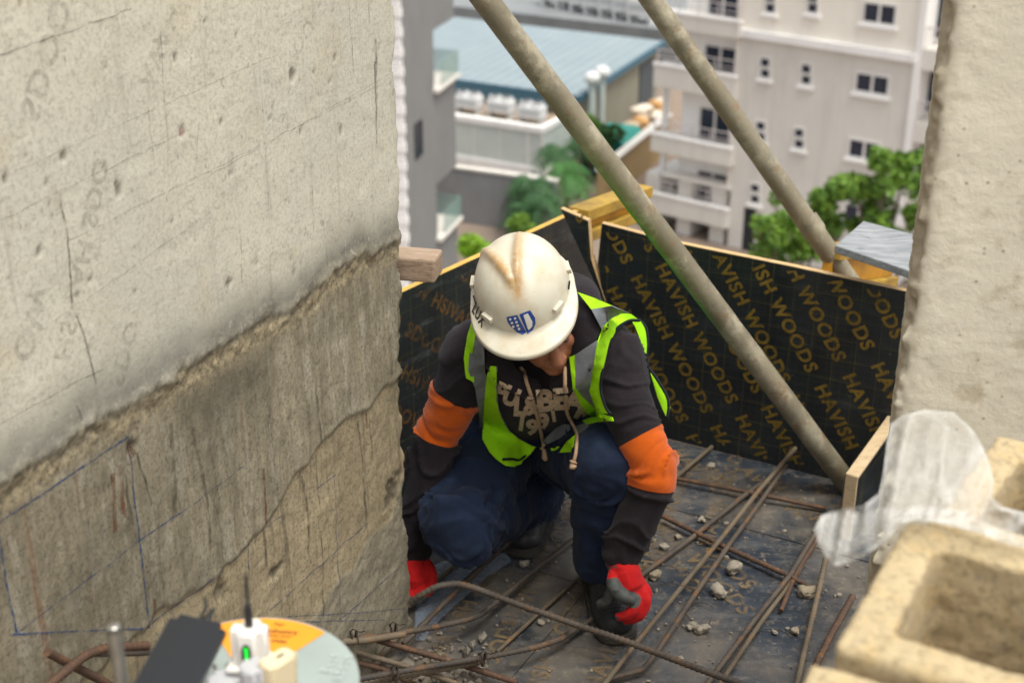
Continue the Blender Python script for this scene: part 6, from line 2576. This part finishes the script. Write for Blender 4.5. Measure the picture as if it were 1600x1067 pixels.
bd = float(np.linalg.norm(b_far - b_near))
cA = mid + bx * .225 * BS
z0 = BTOP - .225 * BS
block(cA, z0, ang_b, 'sandy hollow block on top of the pile with its big square hole in view', 0)
cB = cA - by * .238 * BS - bx * .01
block(cB, z0 - .008, ang_b + .03, 'sandy hollow block at the bottom corner, in front of the one with the open hole', 1)
q = onz(1516, 690, BTOP - .03)
cC = np.array([q[0], q[1], 0]) + bx * .235 * BS - by * .10 * BS
block(cC, z0 - .03, ang_b - .10, 'sandy hollow block farthest back, against the foot of the column beyond the plastic', 1)
for lv in range(1, 6):
    for c, r, w in ((cA, ang_b, 'under the open hole'), (cB, ang_b + .03, 'nearest the camera'), (cC, ang_b - .10, 'against the column')):
        zz = (z0 - lv * .2265 * BS) if c is not cC else (z0 - .03 - lv * .2265 * BS)
        if zz < -.03:
            continue
        block(c + RNG.uniform(-.003, .003, 3), max(zz, .004), r, 'hollow block in the %s course down, %s' % (('second', 'third', 'fourth', 'fifth', 'lowest')[lv - 1], w), lv % 2)

# milky plastic draped over the pile
MAT['milky'] = m_film('milky_plastic_sheet', (0.66, 0.65, 0.62), 0.15, 0.44, 0.28, 5, True)


OUT = [(1386, 690), (1392, 662), (1412, 648), (1445, 640), (1490, 644), (1522, 674), (1544, 716), (1553, 752), (1550, 778), (1566, 792), (1600, 800), (1630, 806), (1630, 866), (1600, 855), (1572, 850),
       (1530, 832), (1482, 818), (1435, 811), (1408, 818), (1392, 836), (1372, 854), (1332, 877), (1306, 883), (1290, 868), (1278, 846), (1273, 826), (1281, 808), (1300, 798), (1350, 789), (1374, 770), (1381, 735)]
V, F = grid_polys([OUT], 4)
CF = np.array([0.612, 2.035, 0])
CN = np.array([-0.17, -0.985, 0.0])


def ridged(x, y, sx, sy, sh, seed):
    return 1 - 2 * np.abs(vnoise(np.stack([x * sx + y * sh, y * sy - x * sh * .6, 0 * x + seed], -1), seed))


def film(V, F, base_lift, fold, name, parent, plane_only=False):
    x, y = V[:, 0], V[:, 1]
    R = np.array([ray(a, b) for a, b in V])
    st_ = (BTOP + .004 - EYE[2]) / R[:, 2]
    sc_ = ((CF + CN * .012 - EYE) @ CN) / (R @ CN)
    s_ = st_ if plane_only else -np.log(np.exp(-st_ * 16) + np.exp(-sc_ * 16)) / 16
    hang = sstep(1400, 1285, x) * sstep(775, 805, y)
    n1_ = vnoise(np.stack([x * .013 + y * .004, y * .020 - x * .006, 0 * x + 1], -1), 4)
    n2_ = ridged(x, y, .030, .009, .006, 6)
    n3_ = ridged(x, y, .060, .018, .022, 7)
    n4_ = ridged(x, y, .11, .04, .05, 8)
    tail = np.sin((x * .55 - y * .85) * .11 + 2 * n1_) * sstep(1490, 1560, x) * sstep(770, 800, y)
    hem = np.sin((y - 790 + (x - 1430) ** 2 * .0002) * .20) * sstep(1370, 1420, x) * sstep(780, 792, y)
    bulge = np.exp(-(((x - 1450) / 70) ** 2 + ((y - 715) / 60) ** 2))
    f = n2_ * .013 + n3_ * .0075 + n4_ * .002 + .010 * n1_ + tail * .006 + hem * .005
    W = EYE + R * (s_ + .05 * hang - base_lift - .022 * bulge * (not plane_only) - fold * f - .010 * hang * n2_)[:, None]
    o = mesh_np(name, W, F, MAT['milky'], parent, 180, loc=None if parent else W[0])
    cr = np.clip((n2_ - .55) / .45, 0, 1) ** 2 * .45 + np.clip((n3_ - .7) / .3, 0, 1) ** 2 * .2 + np.clip(hem - .2, 0, 1) * .2 + np.clip(tail - .6, 0, 1) * .4
    P_ = np.array(OUT if not plane_only else HEM, float)
    ed = np.full(len(x), 1e9)
    for a_, b_ in zip(P_, np.roll(P_, -1, 0)):
        t_ = np.clip(((x - a_[0]) * (b_ - a_)[0] + (y - a_[1]) * (b_ - a_)[1]) / ((b_ - a_) ** 2).sum(), 0, 1)
        ed = np.minimum(ed, np.hypot(x - a_[0] - t_ * (b_ - a_)[0], y - a_[1] - t_ * (b_ - a_)[1]))
    cr = cr + (0 if plane_only else .5) * np.exp(-(ed / 4.5) ** 2)
    add_attr(o, 'crease', np.clip(cr, 0, 1))
    return o


o = film(V, F, .014, 1.0, 'plastic_sheet', None)
tag(o, 'crumpled milky plastic sheet draped over the blocks at the foot of the column', 'plastic sheet')
HEM = [(1284, 804), (1320, 799), (1350, 801), (1380, 792), (1410, 796), (1445, 787), (1480, 797), (1512, 801), (1540, 814), (1612, 852), (1530, 832), (1435, 811), (1404, 816), (1370, 840), (1330, 862), (1300, 866), (1284, 845), (1279, 820)]
V, F = grid_polys([HEM], 4)
film(V, F, .045, 1.1, 'rolled_hem', o, True)

# ================================================================== cable reel with phone and chargers
RC = dep(386, 1066, 1.60)
RR = 0.126
reel = thing('cable_reel', 'grey cable reel with an orange sector label standing in front of the wall', 'cable reel', (RC[0], RC[1], RC[2] - .30))
MAT['reel'] = simple('grey_green_plastic', (0.30, 0.345, 0.325), (0.26, 0.30, 0.285), 0.42, 12, bump=0.1, bscale=200)
MAT['orange_label'] = simple('orange_label', (0.78, 0.30, 0.012), (0.70, 0.26, 0.012), 0.45, 16)
MAT['label_ink'] = simple('dark_label_ink', (0.10, 0.045, 0.015), rough=0.6)
for nm, z in (('top_flange', 0.0), ('bottom_flange', -.26)):
    bm = bmesh.new()
    t = np.array([0, .003, .007, .010])
    loft(bm, [RC + J(0, 0, z - .012), RC + J(0, 0, z - .009), RC + J(0, 0, z - .003), RC + J(0, 0, z)], [RR - .002, RR, RR, RR - .003], hint=(1, 0, 0), seg=72, dome=False)
    obj(nm, bm, MAT['reel'], reel, 40)
bm = bmesh.new()
loft(bm, [RC + J(0, 0, -.25), RC + J(0, 0, -.012)], .06, .06, seg=32, dome=False)
obj('drum', bm, MAT['reel'], reel, 40)
bm = bmesh.new()
t = np.linspace(0, 2 * math.pi * 14, 900)
rr = .095 + .012 * np.sin(t / 7)
loft(bm, np.stack([RC[0] + rr * np.cos(t), RC[1] + rr * np.sin(t), RC[2] - .245 + .225 * t / t[-1]], -1), .008, .008, seg=7)
obj('wound_cable', bm, MAT['bar_dark'] if False else simple('black_cable', (0.015, 0.015, 0.016), rough=.5), reel, 180)


def on_reel(px, py):
    p = onz(px, py, RC[2] + .0008)
    return p


def disc_px(pts, z, name, mat):
    bm = bmesh.new()
    vs = [bm.verts.new(onz(x, y, RC[2] + z)) for x, y in pts]
    bm.faces.new(vs)
    bmesh.ops.recalc_face_normals(bm, faces=bm.faces)
    return obj(name, bm, mat, reel)


a0, a1 = [math.atan2((onz(*p, RC[2]) - RC)[1], (onz(*p, RC[2]) - RC)[0]) for p in ((503, 992), (322, 966))]
bm = bmesh.new()
ro, ri = RR - .006, .050
arc = np.linspace(a0, a1, 28)
vs = [bm.verts.new(RC + J(ro * math.cos(a), ro * math.sin(a), .0009)) for a in arc] + [bm.verts.new(RC + J(ri * math.cos(a), ri * math.sin(a), .0009)) for a in arc[::-1]]
bm.faces.new(vs)
bmesh.ops.recalc_face_normals(bm, faces=bm.faces)
obj('orange_label', bm, MAT['orange_label'], reel)


def reel_text(s, px, py, h, mat, ang=-4, bold=.02):
    p = onz(px, py, RC[2] + .0016)
    a = math.radians(ang)
    V, F = text_mesh(s, bold, 1.05)
    sc = h / .7
    Q = V * sc
    e1, e2 = J(math.cos(a), math.sin(a), 0), J(-math.sin(a), math.cos(a), 0)
    mesh_np('label_lettering', p[None] + Q[:, :1] * e1 + Q[:, 1:2] * e2, F, mat, reel)


reel_text('For', 428, 976, .0058, MAT['label_ink'], -8)
reel_text('industry', 412, 986, .0075, MAT['label_ink'], -8, .03)
reel_text('homes and', 408, 992, .0050, MAT['label_ink'], -8)
reel_text('big sites', 404, 1000, .0062, MAT['label_ink'], -8, .03)
reel_text('Best', 515, 1050, .012, simple('raised_letters', (0.36, 0.41, 0.39), rough=.5), 78, .03)
reel_text('about', 532, 1062, .012, bpy.data.materials['raised_letters'], 78, .03)
# stand of bent silver tube
MAT['chrome'] = simple('worn_silver_tube', (0.42, 0.41, 0.37), (0.30, 0.29, 0.26), 0.35, 30, metallic=0.75)
tp = dep(178, 984, 1.46)
bm = bmesh.new()
zb = RC[2] - .30
loft(bm, spline(np.array([[tp[0], tp[1], zb], [tp[0], tp[1], zb + .15], tp - J(0, 0, .02), tp]), 20), .0072, .0072, seg=16)
loft(bm, spline(np.array([[tp[0], tp[1], zb + .01], [RC[0] - .02, RC[1], zb + .01], [RC[0] + .15, RC[1] + .02, zb + .01]]), 20), .0072, .0072, seg=12)
obj('stand_tube', bm, MAT['chrome'], reel, 180)
for k in range(2):
    o = bpy.data.objects.new('hollow_block', blk_me[k % 2])
    COL.objects.link(o)
    zz = zb - .225 * BS * (k + 1) - .004 * k
    o.location = (RC[0] - .02, RC[1], zz)
    o.rotation_euler = (0, 0, .3)
    tag(o, ('hollow block directly below the frame of the cable reel', 'hollow block in the middle under the cable reel', 'lowest hollow block under the cable reel')[k], 'concrete block', 'hollow blocks carrying the cable reel')
# phone
MAT['phone'] = simple('black_phone_glass', (0.012, 0.013, 0.015), rough=0.22)
MAT['phone_edge'] = simple('dark_phone_rim', (0.02, 0.021, 0.024), rough=0.4)
dz = .012
q = [dep(262, 973, 1.56), dep(342, 996, 1.55), dep(300, 1110, 1.47), dep(200, 1092, 1.475)]
q = np.array(q)
# make it a true rectangle
ex = unit((q[1] - q[0]) + (q[2] - q[3]))
ey = (q[3] - q[0]) + (q[2] - q[1])
ey = unit(ey - ex * np.dot(ex, ey))
ez = np.cross(ex, ey)
if ez[2] < 0:
    ez = -ez
c = q.mean(0)
phone = thing('phone', 'black phone lying face up on the cable reel', 'phone', c)
bm = bmesh.new()
box(bm, c, .066, .135, .009, ex, ey, ez)
bmesh.ops.bevel(bm, geom=[e for e in bm.edges if abs(np.dot(unit(np.array(e.verts[1].co - e.verts[0].co)), ez)) > .9], offset=.009, segments=5, affect='EDGES')
bmesh.ops.bevel(bm, geom=[e for e in bm.edges if len(e.link_faces) == 2 and e.calc_face_angle(0) > 1.2], offset=.0012, segments=2, affect='EDGES')
obj('case', bm, MAT['phone_edge'], phone, 50)
bm = bmesh.new()
box(bm, c + ez * .0047, .062, .131, .0006, ex, ey, ez)
bmesh.ops.bevel(bm, geom=[e for e in bm.edges if abs(np.dot(unit(np.array(e.verts[1].co - e.verts[0].co)), ez)) > .9], offset=.0075, segments=5, affect='EDGES')
obj('screen', bm, MAT['phone'], phone, 50)
bm = bmesh.new()
p0 = c - ey * .066 + ex * .006
loft(bm, spline(np.array([p0 + ey * .004, p0 - ey * .012, dep(312, 968, 1.62), dep(322, 948, 1.66), dep(320, 935, 1.69)]), 24), .0019, .0019, seg=8)
loft(bm, [p0 + ey * .002, p0 - ey * .004, p0 - ey * .020], [.0042, .0045, .003], [.0028, .003, .0025], seg=10)
obj('charging_cable', bm, bpy.data.materials['black_cable'], phone, 180)
# chargers
MAT['white_plastic'] = simple('white_charger_plastic', (0.72, 0.69, 0.64), rough=0.3)
MAT['cream_plastic'] = simple('cream_charger_plastic', (0.66, 0.56, 0.37), rough=0.35)
MAT['grey_plastic'] = simple('light_grey_plastic', (0.42, 0.42, 0.43), rough=0.4)
MAT['black_gloss'] = simple('black_gloss', (0.006, 0.006, 0.007), rough=0.1)
gm = NT('green_digit_glow', 0.5)
gm.color((0.0, 0.05, 0.01))
gm.b.inputs['Emission Color'].default_value = (0.01, 0.85, 0.05, 1)
gm.b.inputs['Emission Strength'].default_value = 1.0


def charger(name, label, c, w, d, h, ex, ez, mat, rad):
    ex = unit(np.asarray(ex, float))
    ez = unit(np.asarray(ez, float))
    ex = unit(ex - ez * np.dot(ex, ez))
    ey = np.cross(ez, ex)
    root = thing(name, label, 'charger', c)
    bm = bmesh.new()
    box(bm, c, w, d, h, ex, ey, ez)
    bmesh.ops.bevel(bm, geom=[e for e in bm.edges if abs(np.dot(unit(np.array(e.verts[1].co - e.verts[0].co)), ez)) > .9], offset=rad, segments=6, affect='EDGES')
    bmesh.ops.bevel(bm, geom=[e for e in bm.edges if len(e.link_faces) == 2 and e.calc_face_angle(0) > 1.2], offset=.0018, segments=3, affect='EDGES')
    obj('body', bm, mat, root, 50)
    return root, ex, ey, ez


cw = dep(391, 1006, 1.535)
r1_, ex, ey, ez = charger('phone_charger', 'white charger block with a green lit digit and a black cable plugged in its top', cw, .039, .036, .043, (1, -.06, 0), (.0, .10, 1), MAT['white_plastic'], .010)
fc = cw - ey * .0182
bm = bmesh.new()
prism(bm, [fc + ex * (.0052 * math.cos(a)) + ez * (.0125 * math.copysign(abs(math.sin(a)) ** .6, math.sin(a)) - .002) for a in np.linspace(0, 2 * math.pi, 25)[:-1]], -ey * .0012)
bmesh.ops.recalc_face_normals(bm, faces=bm.faces)
obj('display_window', bm, MAT['black_gloss'], r1_)
bm = bmesh.new()
box(bm, fc - ey * .0016 + ex * .0005 - ez * .002, .0032, .0006, .018, ex, ey, ez)
box(bm, fc - ey * .0016 - ex * .001 + ez * .006, .002, .0007, .0016, ex, ey, ez)
obj('lit_digit', bm, gm.m, r1_)
bm = bmesh.new()
tp_ = cw + ez * .0215
loft(bm, [tp_ - ez * .002, tp_ + ez * .004, tp_ + ez * .022, tp_ + ez * .030], [.0046, .0046, .004, .002], [.003, .003, .003, .002], seg=10)
loft(bm, spline(np.array([tp_ + ez * .024, tp_ + ez * .045, tp_ + ez * .062 + ex * .0005]), 10), .0018, .0012, seg=8)
obj('charging_cable', bm, bpy.data.materials['black_cable'], r1_, 180)
bm = bmesh.new()
box(bm, cw - ez * .0225 - ex * .002, .043, .040, .006, ex, ey, ez, .002)
obj('base_plate', bm, MAT['white_plastic'], r1_, 50)
cc = dep(434, 1052, 1.475)
r2_, ex, ey, ez = charger('phone_charger', 'cream charger block with an empty socket on its top', cc, .022, .040, .040, (.8, -.6, 0), (.05, .05, 1), MAT['cream_plastic'], .003)
bm = bmesh.new()
box(bm, cc + ez * .0202 + ey * .004, .003, .010, .0008, ex, ey, ez)
obj('socket', bm, MAT['black_gloss'], r2_)
cg = dep(397, 1062, 1.47)
r3_, ex, ey, ez = charger('plug_adapter', 'light grey plug adapter standing between the white and cream chargers', cg, .026, .030, .038, (1, -.2, 0), (0, .05, 1), MAT['grey_plastic'], .006)
cp = dep(350, 1066, 1.53)
r4_, ex, ey, ez = charger('plug_adapter', 'low grey plug lying beside the phone on the reel', cp, .036, .030, .014, (1, .3, 0), (.1, -.05, 1), MAT['grey_plastic'], .008)
bm = bmesh.new()
for sx in (-1, 1):
    box(bm, cp + ey * .022 + ex * sx * .007, .004, .016, .0022, ex, ey, ez)
obj('plug_pin', bm, MAT['chrome'], r4_)
